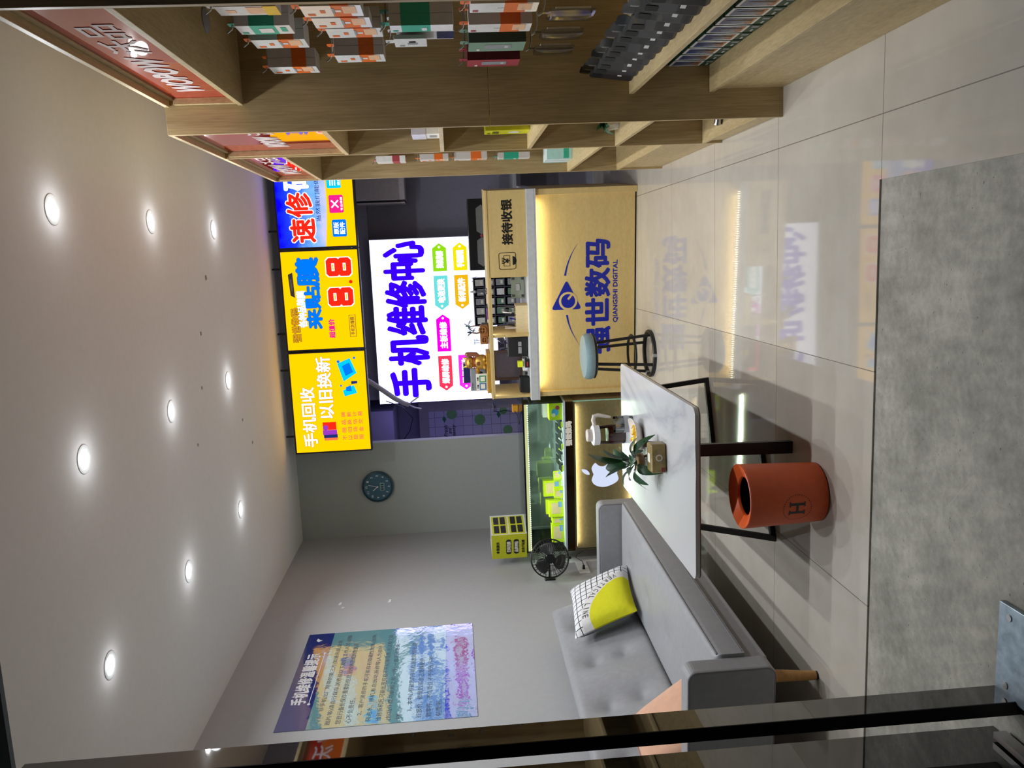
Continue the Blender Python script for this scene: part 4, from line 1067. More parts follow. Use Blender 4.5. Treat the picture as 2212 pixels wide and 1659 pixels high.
ap = [(0, .80), (.22, .88), (.48, .93), (.70, .82), (.84, .66), (.66, .46), (.56, .20), (.62, -.06), (.80, -.28), (.90, -.36), (.80, -.60), (.64, -.85), (.44, -.98), (.22, -.94), (0, -.88), (-.22, -.94), (-.44, -.98), (-.66, -.82), (-.86, -.44), (-.97, 0), (-.92, .42), (-.74, .76), (-.46, .93), (-.20, .88)]
LOGO = em('logo_light', (222, 226, 255), 1.15)
q = MB().prism([(-.606 + x * .11, .242 + z * .110) for x, z in smooth_poly(ap)], .0280, .0298).build('apple_emblem', LOGO, SH, label='backlit white apple-shaped emblem')
MB().prism([(-.606 + x * .11, .242 + z * .110) for x, z in smooth_poly([(.02, 1.08), (.04, 1.32), (.20, 1.54), (.42, 1.64), (.40, 1.38), (.24, 1.16)])], .0280, .0298).build('emblem_leaf', LOGO, q)
LB = pm('lime_card', (198, 214, 24), .4)
BEIGE = pm('beige_print', (220, 190, 150), .4)
def lime(x, y, w, d, h, rz, label, z=.5625, rot=None):
    t = on_show('lime_box', label, 'box', x, y, z, rz, 'lime yellow cartons in the showcase')
    B(-w / 2, -d / 2, 0, w / 2, d / 2, h).build('carton', LB, t, bevel=.001)
    B(-w * .3, -d / 2 - .0008, h * .2, w * .35, -d / 2, h * .85).build('printed_patch', BEIGE, t)
    B(w * .1, -d / 2 - .0012, h * .1, w * .42, -d / 2 - .0008, h * .35).build('blue_patch', pm('blue_patch', (120, 160, 210), .4), t)
lime(-1.10, .10, .15, .05, .10, .15, 'lime carton at the left front of the showcase, a face printed on it')
lime(-1.00, .14, .05, .10, .09, .0, 'narrow lime carton just right of the leftmost one in the showcase')
lime(-.90, .11, .13, .05, .115, .25, 'tall lime carton with a beige print in the front row of the showcase')
lime(-.93, .24, .12, .05, .125, .1, 'lime carton standing in the showcase\'s rear row, left of its peaked neighbour')
lime(-.77, .12, .08, .05, .07, -.2, 'small low lime carton at the front of the showcase group')
lime(-.78, .26, .13, .06, .14, .1, 'tallest lime carton in the rear row of the showcase')
lime(-.66, .20, .07, .05, .06, .5, 'lime carton at the right end of the showcase\'s lime group')
t = on_show('picture_box', 'lime box with a red and blue bird print at the right end of the showcase', 'box', -.09, .10, .5625, .1)
B(-.07, -.05, 0, .06, .06, .10).build('carton', LB, t, bevel=.001)
MB().prism(circ(-.01, .055, .028), -.0515, -.05).build('blue_print', pm('blue_bird', (80, 170, 220), .4), t); MB().prism(circ(.025, .035, .016), -.0525, -.0515).build('red_print', LRED, t)
MB().prism(circ(-.03, .065, .014), -.0528, -.0515).build('white_print', WHITE, t)
t = on_show('small_box', 'pale carton behind the bird print box in the showcase', 'box', -.10, .26, .5625)
B(-.08, -.04, 0, .07, .04, .13).build('carton', BOXGREY, t, bevel=.001); B(-.06, -.041, .03, .05, -.04, .09).build('printed_patch', LB, t)
for i in range(10):
    r_, c_ = divmod(i, 5)
    t = on_show('mobile_phone', 'dark phone lying in the showcase\'s %s row, %s from the right' % (('front', 'rear')[r_], ('first', 'second', 'third', 'fourth', 'fifth')[c_]), 'phone', -.20 - c_ * .088, .115 + r_ * .17, .5625, .12, 'dark phones lying in the showcase')
    q = MB().obox((0, 0, .0125), (.070, .115, .008), (.04, 0, 0)).build('body', (BLACKP, CASEB, pm('slate_phone', (60, 76, 92), .25))[i % 3], t, bevel=.003)
    MB().obox((0, -.001, .0172), (.062, .105, .0015), (.04, 0, 0)).build('glass_face', pm('phone_glass', (14, 16, 20), .05), q)
    MB().obox((0, .0, .004), (.05, .08, .0075)).build('wedge', WHITE, t)
    B(-.02, -.085, 0, .02, -.07, .012).build('price_card', WHITE if i % 2 else LB, t)
# dispenser box on the showcase
t = thing('dispenser_box', 'lime and white open carton with black lettering on the showcase\'s left end', 'box', (-2.125, 5.985, .8705), math.radians(-20))
w_, d_, h_ = .235, .24, .275
LG = pm('lime_carton', (206, 208, 34), .45)
m = MB(); m.box(-w_, 0, 0, 0, .004, h_).build('front_panel', LG, t)
m = MB(); m.box(-w_, .004, 0, -w_ + .004, d_, h_).box(-.004, .004, 0, 0, d_, h_).box(-w_, d_, 0, 0, d_ + .004, h_).box(-w_ + .004, .004, 0, -.004, d_, .004); m.build('white_walls', WHITE, t)
for i, (z, a) in enumerate(((.012, .12), (.145, .255))):
    q = B(.0, .012, z, .0012, d_ - .012, z + .122).build('side_panel', LG, t)
    for j in range(2):
        for k_ in range(2):
            y0 = .025 + j * .105; z0 = z + .014 + k_ * .052
            mm = MB().box(.0012, y0, z0, .0022, y0 + .088, z0 + .040); mm.build('black_caption', BLACKV, q)
for z, tx, inv in ((.215, '靓膜侠', 0), (.128, '扫码找膜', 1), (.068, '品牌神贴', 1), (.018, '拒绝不贴膜', 0)):
    zz0, zz1 = z, z + (.030 if inv else .024)
    x0, x1 = -w_ * .86, -w_ * .16
    if inv: MB().prism(rr_poly(x0 + .01, zz0 - .006, x1 - .01, zz1 + .006, .018), -.001, 0).build('black_lozenge', BLACKV, t); text('lettering', tx, x0 + .03, zz0, x1 - .03, zz1, -.0016, CREAMC, t, .0012)
    else: text('lettering', tx, x0 + (.05 if z > .2 else .02), zz0, x1 - (.03 if z > .2 else .02), zz1, -.0012, BLACKV, t, .0008)
MB().prism(circ(-w_ * .72, .227, .012, 16), -.0012, 0).build('emblem', BLACKV, t)
# adhesive roll on the showcase top
t = on_show('phone_stand', 'small orange plastic stand with a cord on the right of the showcase top', 'stand', -.14, .40, .8705)
B(-.03, -.02, 0, .03, .02, .05).build('body', pm('orange_plastic', (232, 160, 40), .4), t, bevel=.006); MB().tube([(-.02, -.021, .03), (-.05, -.05, .01), (-.12, -.06, .004)], .0035, 6).build('cord', BLACKP, t)
# ------------------------------------------------------------------ wall fan, socket
t = thing('wall_fan', 'small black wire-cage fan on the left wall beside the showcase', 'fan', (-2.235, 5.72, .728), math.radians(18))
FM = pm('fan_black', (20, 20, 21), .35)
cg = MB(); R_ = .142
for r, y in ((R_, 0), (R_ * .97, -.022), (R_ * .97, .022), (.05, -.05), (.09, -.044), (.12, -.036), (.09, .044)): cg.tube([(r * math.cos(2 * PI * k / 40), y, r * math.sin(2 * PI * k / 40)) for k in range(40)], .005 if r == R_ else .002, 6, True)
for k in range(40):
    a = 2 * PI * k / 40; c, s_ = math.cos(a), math.sin(a)
    cg.tube([(.03 * c, -.052, .03 * s_), (.09 * c, -.046, .09 * s_), (.125 * c, -.036, .125 * s_), (R_ * c, 0, R_ * s_)], .0017, 5)
    if k % 2 == 0: cg.tube([(.04 * c, .046, .04 * s_), (.11 * c, .040, .11 * s_), (R_ * c, 0, R_ * s_)], .0017, 5)
cg.build('cage', FM, t, smooth=True)
ringmesh(0, 0, .0005, .034, -.055, -.048, 24).build('cage_badge', FM, t)
MB().cyl((0, -.03, 0), (0, .0, 0), .034, seg=24).build('hub', FM, t, smooth=True)
BL = pm('smoky_blade', (64, 64, 66), .3)
for k in range(3):
    a0 = PI / 2 + .5 + 2 * PI * k / 3; m = MB(); vs = []; fs = []
    nr, na = 7, 7
    for i in range(nr):
        r = .028 + (.118 - .028) * i / (nr - 1); wd = (.34 + .36 * math.sin(PI * min(1, i / (nr - 1) * .8 + .12)))
        for j in range(na):
            q = (j / (na - 1) - .5); a = a0 + q * 2 * wd + .25 * i / (nr - 1)
            vs.append((r * math.cos(a), -.015 + q * .03, r * math.sin(a)))
    for i in range(nr - 1):
        for j in range(na - 1): fs.append((i * na + j, i * na + j + 1, (i + 1) * na + j + 1, (i + 1) * na + j))
    o = m.add(vs, fs).build('blade', BL, t, smooth=True); sm = o.modifiers.new('thick', 'SOLIDIFY'); sm.thickness = .002
MB().cyl((0, .0, 0), (0, .075, 0), .038, .026, 24).build('motor', FM, t, smooth=True)
MB().tube([(0, .06, 0), (-.04, .075, 0), (-.10, .085, 0), (-.152, .09, 0)], .009, 10).build('bracket', FM, t, smooth=True)
MB().cyl((-.005, 0, -.142), (-.005, 0, -.16), .010, seg=12).build('knob', FM, t, smooth=True)
MB().obox((-.158, .09, 0), (.02, .06, .08), (0, 0, -math.radians(18))).build('wall_plate', FM, t, bevel=.004)
t = thing('wall_socket', 'white double wall socket with a black plug under the fan', 'socket', (WALLX + .0005, 5.93, .45), PI / 2)
B(-.115, -.009, -.043, .115, 0, .043).build('cover_plate', WHITE, t, bevel=.003); B(-.105, -.011, -.033, -.005, -.009, .033).build('outlet', WHITE, t, bevel=.001); B(.005, -.011, -.033, .105, -.009, .033).build('outlet', WHITE, t, bevel=.001)
t = thing('power_plug', 'black plug and cord in the white wall socket', 'plug', (WALLX + .012, 5.88, .45), PI / 2)
MB().cyl((0, 0, 0), (0, -.03, 0), .012, .009, 12).build('plug', BLACKP, t, smooth=True); MB().tube([(0, -.03, 0), (.01, -.06, .01), (.06, -.07, .05), (.14, -.065, .03), (.2, -.065, -.03)], .003, 6).build('cord', BLACKP, t, smooth=True)
# ------------------------------------------------------------------ poster on the left wall
POSTY0, POSTZ0, PW, PH = 3.985, 1.332, 1.115, 1.072
t = thing('wall_poster', 'glossy blue repair notice poster on the left wall above the sofa', 'poster', (WALLX + .001, POSTY0, POSTZ0), PI / 2)
def postermat(name, fn):
    g = N(name); fn(g)
    g.b.inputs['Roughness'].default_value = .07; g.b.inputs['Specular IOR Level'].default_value = 1.0
    g.b.inputs['Coat Weight'].default_value = 1.0; g.b.inputs['Coat Roughness'].default_value = .05; g.b.inputs['Coat IOR'].default_value = 1.9
    a = g.noise(g.coord((1, 1, 1)), 4.5, 4, .55)
    b_ = g.n('ShaderNodeBump'); b_.inputs['Strength'].default_value = .28; b_.inputs['Distance'].default_value = .009
    g.l(a, b_.inputs['Height']); g.l(b_.outputs[0], g.b.inputs['Normal']); g.l(b_.outputs[0], g.b.inputs['Coat Normal'])
    return g.m
def pl(c): return lambda g: setattr(g.b.inputs['Base Color'], 'default_value', S(*c))
def stars(g):
    nz = g.noise(g.coord(), 90, 2); f = g.math('GREATER_THAN', nz, .72)
    big = g.noise(g.coord(), 3, 5, .6)
    g.l(g.mix(f, g.ramp(big, [(.35, S(24, 44, 130)), (.7, S(70, 104, 190))]), S(220, 228, 240)), g.b.inputs['Base Color'])
B(0, -.002, .175, PW, 0, PH - .165).build('body_print', postermat('poster_teal', pl((112, 164, 172))), t, label='teal text area')
hb = B(0, -.002, PH - .165, PW, 0, PH).build('title_band', postermat('poster_navy', pl((20, 44, 130))), t, label='deep blue title band')
B(0, -.002, 0, PW, 0, .175).build('picture_band', postermat('poster_stars', stars), t, label='starry blue bottom band')
LW = pm('poster_white', (238, 240, 246), .3); LK = pm('poster_ink', (52, 76, 92), .35)
text('title_lettering', '手机维修温馨提示', .25, PH - .118, .84, PH - .036, -.0026, LW, hb, .003)
B(.25, -.0026, PH - .142, .84, -.002, PH - .138).build('title_rule', LW, hb)
for x in (.25, .84): MB().prism(circ(x, PH - .14, .009, 14), -.0028, -.002).build('rule_dot', LW, hb)
MB().prism([(1.0, PH - .075), (1.02, PH - .06), (1.05, PH - .065), (1.03, PH - .08), (1.02, PH - .1)], -.0026, -.002).build('rocket_print', LW, hb)
lines = ['  1、非手机出厂附带的第三方(如通讯录、信息、', '图片等)请自行保存，送修前以下我们(工作人员)提醒', '您自行备份保存重要的信息，因维修造成的数据丢', '心不负责任。', '  2、客户送修的手机可能存在隐藏性故障，(如摔、', '裂进水、摔机、私自拆动、拆修等)人为损坏，', '维修拆机后，可能出现死机不开机等现象，无法和之前', '(包括外观、功能和之前一样)，一直无法避免一', '样。', '  3、本中心根据您的手机检测故障情况，进', '行报价，修理后，若自己更换配件，', '到零件，不负责任，不予退还，不收', '何费用。']
lines = [s_[:4] + s_[4:].replace('，', ',').replace('、', ',') for s_ in lines]
z = PH - .205
for i, s_ in enumerate(lines):
    ind = .10 if s_.startswith('  ') else .03
    s2 = s_.strip(); h = .032
    wid = min(PW - ind - .04, len(s2) * .0415)
    if s2 == lines[0].strip(): pass
    text('notice_lettering', s2, ind, z - h, ind + wid, z, -.0024, LK, t)
    z -= .0535
# ------------------------------------------------------------------ wall clock
t = thing('wall_clock', 'round teal wall clock on the grey partition wall', 'clock', (-1.957, 6.998, 2.095))
MB().lathe([(0, 0), (.137, 0), (.139, .012), (.137, .03), (.126, .034), (.122, .024), (0, .024)], 48, caps=False).map(lambda x, y, z: (x, -z, y)).build('case', pm('teal_clock_rim', (40, 76, 92), .35), t, smooth=True)
f_ = ringmesh(0, 0, .0003, .121, -.0252, -.0242, 48).build('dial', pm('clock_dial', (62, 104, 122), .4), t)
for k in range(12):
    a = PI / 2 - 2 * PI * (k + 1) / 12
    text('numeral', str(k + 1), .098 * math.cos(a) - (.010 if k > 8 else .006), .098 * math.sin(a) - .009, .098 * math.cos(a) + (.010 if k > 8 else .006), .098 * math.sin(a) + .009, -.0258, LW, f_, .0006)
MB().bar((0, -.027, 0), (-.035, -.027, .042), .006, .0012, (0, 1, 0)).build('hour_hand', LW, t); MB().bar((0, -.029, 0), (.02, -.029, .08), .004, .0012, (0, 1, 0)).build('minute_hand', LW, t)
MB().prism(circ(0, 0, .007, 14), -.031, -.025).build('hand_cap', LW, t)
B(-.035, -.0262, -.06, .035, -.0252, -.02).build('digital_window', pm('clock_lcd', (130, 170, 176), .3), f_)
for k in range(3): B(-.028 + k * .02, -.0268, -.052, -.016 + k * .02, -.0262, -.03).build('lcd_segment', BLACKV, f_)

# ------------------------------------------------------------------ sofa
SR = math.radians(-2.5)
t = thing('sofa', 'grey tufted two-seat sofa along the left wall under the poster', 'sofa', (-1.60, 2.82, 0), SR)
SL = 1.98
PIPING = pm('sofa_piping', (120, 120, 124), .5)
def armblock(y0, y1, name):
    prof = []   # rounded bar outline in x-z
    o = MB().prism(rr_poly(-.71, .18, 0, .53, .035, 6), y0, y1).build(name, FABRIC, t, bevel=.012, segs=3)
    y = y0
    pts = [(x, y0 + .004, z) for x, z in rr_poly(-.705, .185, -.005, .525, .035, 6)]
    MB().tube(pts, .004, 6, True).build('piping', PIPING, o, smooth=True)
    return o
armblock(0, .095, 'armrest'); armblock(SL - .095, SL, 'armrest')
B(-.70, .096, .18, -.012, SL - .096, .272).build('base_frame', FABRIC, t, bevel=.008)
CW, CD = SL - .192, .53
tf = [(.30 + .42 * i - (.0 if j else 0), .19 + j * .2, .13, .038) for j in range(1) for i in range(4)]
m = padded(CW, CD, .118, .03, [(CW * f, .30, .11, .030) for f in (.14, .38, .62, .86)], crown=.022, nx=60, ny=30)
m.map(lambda x, y, z: (-y + .012, .096 + x, .2725 + z))
st = m.build('seat_cushion', FABRIC, t, smooth=True)
MB().tube([(.006, .11, .381), (.008, SL / 2, .383), (.006, SL - .11, .381)], .004, 6).build('piping', PIPING, st, smooth=True)
MB().tube([(.010, .11, .281), (.010, SL - .11, .281)], .004, 6).build('piping', PIPING, st, smooth=True)
BH = .50
m = padded(CW, BH, .13, .045, [(CW * f, v, .13, .060) for f in (.16, .385, .615, .84) for v in (.17, .34)], crown=.02, nx=70, ny=30)
tilt = math.radians(17)
def tb(x, y, z):
    lz, lx = y, z
    return (-.640 + lx * math.cos(tilt) - lz * math.sin(tilt), .096 + x, .33 + lz * math.cos(tilt) + lx * math.sin(tilt))
m.map(tb); m.build('backrest', FABRIC, t, smooth=True)
LEGW = wood('beech_leg', (176, 124, 66), (206, 156, 92), (6, 6, 20), .4)
for x, y, dx, dy in ((-.075, .06, .0, -.02), (-.63, .06, -.03, -.02), (-.075, SL - .06, .0, .02), (-.63, SL - .06, -.03, .02)):
    q = MB().cyl((x, y, .178), (x + dx, y + dy, 0.006), .025, .017, 18).build('leg', LEGW, t, smooth=True)
    MB().cyl((x + dx, y + dy, 0.0), (x + dx, y + dy, .008), .017, seg=14).build('foot_cap', BLACKP, q)
# cushions
def cushion_mesh(w, h, th, n=22):
    m = MB(); vs = []; fs = []
    def pt(i, j, s_):
        u, v = i / n * 2 - 1, j / n * 2 - 1
        e_ = (1 - u ** 4) * (1 - v ** 4)
        pin = 1 - .07 * (1 - abs(u)) * 0 - .06 * (1 - v * v) * abs(u) ** 6 
        pinv = 1 - .06 * (1 - u * u) * abs(v) ** 6
        return (u * w / 2 * pin, -s_ * th / 2 * e_ ** .55, v * h / 2 * pinv)
    for s_ in (1, -1):
        o = len(vs)
        for j in range(n + 1):
            for i in range(n + 1): vs.append(pt(i, j, s_))
        for j in range(n):
            for i in range(n):
                q = (o + j * (n + 1) + i, o + j * (n + 1) + i + 1, o + (j + 1) * (n + 1) + i + 1, o + (j + 1) * (n + 1) + i)
                fs.append(q if s_ > 0 else q[::-1])
    m.add(vs, fs); return m
def front_y(x, z, w, h, th):
    u, v = max(-1, min(1, 2 * x / w)), max(-1, min(1, 2 * z / h))
    return -th / 2 * max(0, ((1 - u ** 4) * (1 - v ** 4))) ** .55
def pillowmat():
    g = N('grid_and_lime_print'); p = g.xyz()
    def ln(c): return g.math('LESS_THAN', g.math('FRACT', g.math('DIVIDE', g.math('ADD', c, 5.0), .0375)), .12)
    grid = g.math('MAXIMUM', ln(p[0]), ln(p[2]))
    c0 = g.mix(grid, S(226, 226, 228), S(28, 28, 34))
    dx = g.math('ADD', p[0], .20); dz = g.math('ADD', p[2], .20)
    r = g.math('SQRT', g.math('ADD', g.math('MULTIPLY', dx, dx), g.math('MULTIPLY', dz, dz)))
    c1 = g.mix(g.math('LESS_THAN', r, .325), c0, S(214, 212, 210))
    c2 = g.mix(g.math('LESS_THAN', r, .27), c1, S(206, 204, 40))
    back = g.math('GREATER_THAN', p[1], .012)
    g.l(g.mix(back, c2, S(120, 122, 126)), g.b.inputs['Base Color'])
    g.b.inputs['Roughness'].default_value = .85; g.b.inputs['Specular IOR Level'].default_value = .15
    g.bump(g.noise(g.coord((1, 1, 1)), 14, 4), .35, .02)
    return g.m
pw, ph, pt_ = .45, .385, .13
t = tag(cushion_mesh(pw, ph, pt_).build('throw_pillow', pillowmat(), smooth=True), 'white grid-patterned throw pillow with a lime arc leaning on the sofa back', 'pillow')
# lettering along the arc, laid on the pillow's face
lm = MB(); word = 'VERTICAL LINE'
for i, ch in enumerate(word):
    if ch == ' ': continue
    a = math.radians(16 + i * 5.4); rr = .297
    vs, fs = glyphs(ch); ca, sa = math.cos(a + PI / 2), math.sin(a + PI / 2)
    gw = .018
    if ch == 'I': gw = .006
    out = []
    for gx, gz in vs:
        lx, lz = (gx - .5) * gw, (gz - .5) * .036
        x = -.20 + rr * math.cos(a) + lx * ca - lz * sa; z_ = -.20 + rr * math.sin(a) + lx * sa + lz * ca
        out.append((x, front_y(x, z_, pw, ph, pt_) - .0015, z_))
    lm.add(out, fs)
lm.build('pillow_lettering', pm('pillow_ink', (70, 72, 76), .6), t)
t.location = (-1.985, 4.375, .580); t.rotation_euler = (math.radians(-28), math.radians(5), math.radians(78))
peach = pm('peach_velvet', (226, 176, 146), .9, var=.05, sheen=.3)
t = tag(cushion_mesh(.42, .40, .14).build('throw_pillow', peach, smooth=True), 'peach velvet cushion on the sofa\'s near end, behind the door post', 'pillow', loc=(-2.00, 3.10, .50))
t.rotation_euler = (math.radians(-38), 0, math.radians(84))
MB().tube([(x * .205, 0, z * .195) for x, z in ((-1, -1), (1, -1), (1, 1), (-1, 1))], .003, 6, True).build('piping', pm('peach_piping', (196, 146, 118), .8), t)

# ------------------------------------------------------------------ coffee table
def marble():
    g = N('white_marble_laminate'); c = g.coord((1, .45, 1))
    w = g.n('ShaderNodeTexNoise'); g.l(c, w.inputs['Vector']); w.inputs['Scale'].default_value = 1.3; w.inputs['Detail'].default_value = 6; w.inputs['Distortion'].default_value = .8
    vein = g.math('ABSOLUTE', g.math('SUBTRACT', w.outputs[0], .5))
    f = g.math('LESS_THAN', vein, .006)
    soft = g.ramp(vein, [(0, S(178, 180, 184)), (.035, S(194, 195, 196)), (1, S(200, 200, 200))])
    g.l(g.mix(g.math('MULTIPLY', f, .12), soft, S(150, 150, 156)), g.b.inputs['Base Color'])
    g.b.inputs['Roughness'].default_value = .16; g.b.inputs['Specular IOR Level'].default_value = .5
    return g.m
t = thing('coffee_table', 'low coffee table with white marble top and black metal legs', 'coffee table', (-.95, 3.66, 0))
MB().slab(rr_poly(-.348, -.687, .348, .687, .035, 6), .432, .45).build('tabletop', marble(), t, bevel=.002)
MB().slab(rr_poly(-.3475, -.6865, .3475, .6865, .035, 6), .428, .4318).build('edge_band', pm('brown_edge', (112, 92, 74), .5), t)
lg = [((.145, -.53, .427), (.135, -.53, .0)), ((.21, .54, .427), (.252, .552, .0)), ((-.215, -.374, .427), (-.312, -.374, 0)), ((-.10, .43, .427), (-.10, .438, 0))]
MB().bar(lg[0][0], lg[0][1], .050, .022, (0, 1, 0)).build('leg', BLACKM, t)
for a, b_ in lg[1:]: MB().bar(a, (b_[0], b_[1], .0), .024, .02, (0, 1, 0)).build('leg', BLACKM, t)
MB().bar((lg[1][1][0], lg[1][1][1], .011), (lg[3][1][0], lg[3][1][1], .011), .022, .022).build('floor_bar', BLACKM, t)
MB().bar((lg[2][1][0], lg[2][1][1], .011), (.05, -.236, .011), .022, .022).build('floor_bar', BLACKM, t)
MB().box(-.25, -.55, .405, .25, -.52, .428).box(-.25, .5, .405, .25, .56, .428).box(-.02, -.52, .405, .02, .5, .428).build('under_frame', BLACKM, t)
TT = .4505
# glass teapot
PW_ = glass('pitcher_glass', (240, 244, 240), .03)
t = thing('glass_teapot', 'glass jug of dark red tea with a white lid and handle on the coffee table', 'teapot', (-.985, 4.285, TT), .2)
TP0 = t
MB().lathe([(.047, 0), (.050, .004), (.050, .06), (.046, .11), (.044, .135), (.048, .150)], 36).build('jug', PW_, t, smooth=True)
tea = N('red_tea'); tea.b.inputs['Base Color'].default_value = S(92, 16, 12); tea.b.inputs['Roughness'].default_value = .08; tea.b.inputs['Coat Weight'].default_value = .6
MB().lathe([(0, .004), (.047, .004), (.0475, .06), (.0455, .082), (0, .082)], 32, caps=False).build('tea', tea.m, t, smooth=True, label='dark red tea')
MB().lathe([(.0505, .122), (.0505, .138), (.053, .150), (.046, .156), (0, .156)], 32, caps=False).build('collar', WHITE, t, smooth=True)
MB().lathe([(0, .156), (.030, .156), (.032, .160), (.032, .178), (.028, .182), (0, .182)], 28, caps=False).build('lid', pm('putty_plastic', (206, 196, 186), .4), t, smooth=True)
MB().tube([(.050, 0, .140), (.075, 0, .146), (.096, 0, .140), (.100, 0, .120), (.092, 0, .085), (.086, 0, .06)], [.009, .010, .011, .011, .009, .006], 10).build('handle', pm('putty_plastic', (206, 196, 186), .4), t, smooth=True)
for c in TP0.children: c.scale = (1.08, 1.08, 1.14)
# glass cup
t = thing('water_glass', 'clear glass tumbler with a grey print in front of the tea jug', 'glass', (-.885, 4.07, TT))
MB().lathe([(0, 0), (.040, 0), (.042, .004), (.044, .095), (.0425, .095), (.040, .008), (0, .006)], 32, caps=False).build('tumbler', glass('tumbler_glass', (226, 230, 230), .14), t, smooth=True)
MB().lathe([(.0446, .02), (.0446, .05)], 32, caps=False).build('printed_band', pm('glass_print', (170, 172, 176), .4), t, smooth=True)
MB().lathe([(.030, .0962), (.034, .0968), (.0355, .099)], 24, caps=False).build('rim_reflection', STEEL, t, smooth=True) if False else None
# plate of candy
t = thing('candy_dish', 'white boat-shaped dish of sweets on the coffee table', 'dish', (-.915, 3.86, TT), .25)
m = MB(); vs = []; fs = []; n_ = 40
prof = [(.30, 0), (.55, .004), (.85, .03), (1.0, .052), (.97, .052), (.82, .032), (.5, .009), (0.01, .008)]
for r, z in prof:
    for k in range(n_):
        a = 2 * PI * k / n_; c, s_ = math.cos(a), math.sin(a)
        e_ = 2 / 3.2
        x = .10 * r * math.copysign(abs(c) ** e_, c); y = .075 * r * math.copysign(abs(s_) ** e_, s_)
        vs.append((x, y, z * .8 * (1 + .35 * c * c)))
for i in range(len(prof) - 1):
    for k in range(n_): fs.append((i * n_ + k, i * n_ + (k + 1) % n_, (i + 1) * n_ + (k + 1) % n_, (i + 1) * n_ + k))
fs.append(tuple(reversed(range(n_)))); fs.append(tuple((len(prof) - 1) * n_ + k for k in range(n_)))
m.add(vs, fs).build('dish', pm('cream_porcelain', (226, 216, 206), .25), t, smooth=True)
cd = [(YELLOW, 'yellow', 'left side'), (BEIGE, 'beige', 'top'), (pm('lemon', (236, 210, 70), .35), 'lemon', 'near side'), (BEIGE, 'tan', 'far side'), (pm('leaf_candy', (120, 140, 70), .4), 'green', 'right side'), (YELLOW, 'golden', 'far right side'), (pm('peel', (220, 160, 60), .4), 'orange', 'near right side')]
for i, (mt, nm, where) in enumerate(cd):
    a = i * 2.4; r = .018 + .0055 * i
    q = thing('wrapped_candy', '%s wrapped sweet in the white dish, on the %s of the heap' % (nm, where), 'candy', (-.915 + r * math.cos(a) * 1.2, 3.86 + r * math.sin(a) * .8, TT + .034 + .005 * (i % 3)), a, 'wrapped sweets in the white dish')
    MB().ball((0, 0, 0), (.018, .010, .009), 12, 8).build('sweet', mt, q, smooth=True)
    for s_ in (-1, 1): MB().tube([(s_ * .016, 0, 0), (s_ * .021, 0, .001), (s_ * .029, 0, .003)], [.004, .003, .008], 8).build('wrapper_twist', mt, q, smooth=True)
# plant pot
t = thing('table_plant', 'leafy dark green plant in a clear vase with a cork-coloured rim on the coffee table', 'plant', (-.965, 3.58, TT))
MB().lathe([(.0, 0), (.036, 0), (.040, .01), (.036, .045), (.033, .06), (.031, .06), (.034, .045), (.037, .012), (0, .006)], 30, caps=False).build('vase', glass('vase_glass', (226, 232, 232), .2), t, smooth=True)
MB().lathe([(.0, .058), (.026, .058), (.042, .062), (.046, .074), (.040, .088), (.028, .092), (0, .09)], 30, caps=False).build('cork_rim', pm('cork', (176, 140, 98), .7, var=.15), t, smooth=True, label='cork-coloured rim')
MB().lathe([(0, .008), (.033, .012), (.031, .035), (0, .036)], 20, caps=False).build('roots', pm('root_pebbles', (150, 150, 140), .6, var=.3), t, smooth=True)
PLF = pm('deep_leaf', (34, 72, 40), .35, var=.2)
m = MB(); st = MB()
specs = [(-.1, 1.35, .22, .055, .1), (.4, 1.2, .17, .036, .2), (-.6, .9, .16, .036, .4), (-1.2, .7, .14, .034, .6), (1.0, 1.0, .15, .03, .4), (1.8, .8, .12, .03, .5), (2.6, .6, .12, .03, .6), (-2.2, .5, .13, .028, .9), (-2.9, .9, .14, .03, .5), (3.3, .3, .12, .03, .9), (-1.7, .25, .12, .026, 1.2), (.2, .5, .12, .028, .8), (1.4, .3, .12, .026, 1.0), (-.3, .3, .13, .03, 1.1), (2.1, 1.2, .16, .03, .25), (-2.5, 1.25, .17, .034, .2)]
for a, e_, L_, w_, dr in specs:
    d_ = Vector((math.cos(a) * math.cos(e_), math.sin(a) * math.cos(e_), math.sin(e_))); b0 = Vector((0, 0, .085)); b1 = b0 + d_ * L_ * .35
    w_ *= 1.9; L_ *= .95
    st.tube([b0, b0 + (d_ + Vector((0, 0, .4))) * L_ * .15, b1], .0018, 6); leaf(m, b1, d_, L_ * .85, w_, dr, n=8)
m.build('leaves', PLF, t, smooth=True); st.build('stems', PLF, t, smooth=True)
# tissue pack and card
t = thing('tissue_pack', 'golden brown soft tissue pack on the near side of the coffee table', 'tissue pack', (-.905, 3.435, TT), .06)
TP = pm('gold_brown_wrap', (132, 112, 62), .35, var=.25)
m = MB().box(-.065, -.045, 0, .065, .045, .068); m.build('pack', TP, t, bevel=.010, segs=3)
MB().prism(circ(.004, .034, .015, 20), -.0462, -.0448).build('white_motif', pm('motif_grey', (190, 186, 170), .4), t); MB().prism(circ(.004, .034, .010, 20), -.0466, -.0462).build('gold_motif', TP, t)
B(-.058, -.0462, .008, -.04, -.0448, .024).build('red_label', pm('label_maroon', (120, 40, 40), .4), t); MB().box(-.02, -.02, .068, .02, .02, .0688).build('opening_flap', CREAMC, t)
t = thing('iridescent_card', 'small iridescent blue-green card leaning behind the tissue pack', 'card', (-.872, 3.545, TT), -.5)
def irid():
    g = N('iridescent_foil'); p = g.xyz(); g.l(g.ramp(g.math('MULTIPLY', p[2], 14), [(.1, S(30, 130, 110)), (.45, S(40, 70, 150)), (.8, S(16, 24, 50))]), g.b.inputs['Base Color']); g.b.inputs['Roughness'].default_value = .2; return g.m
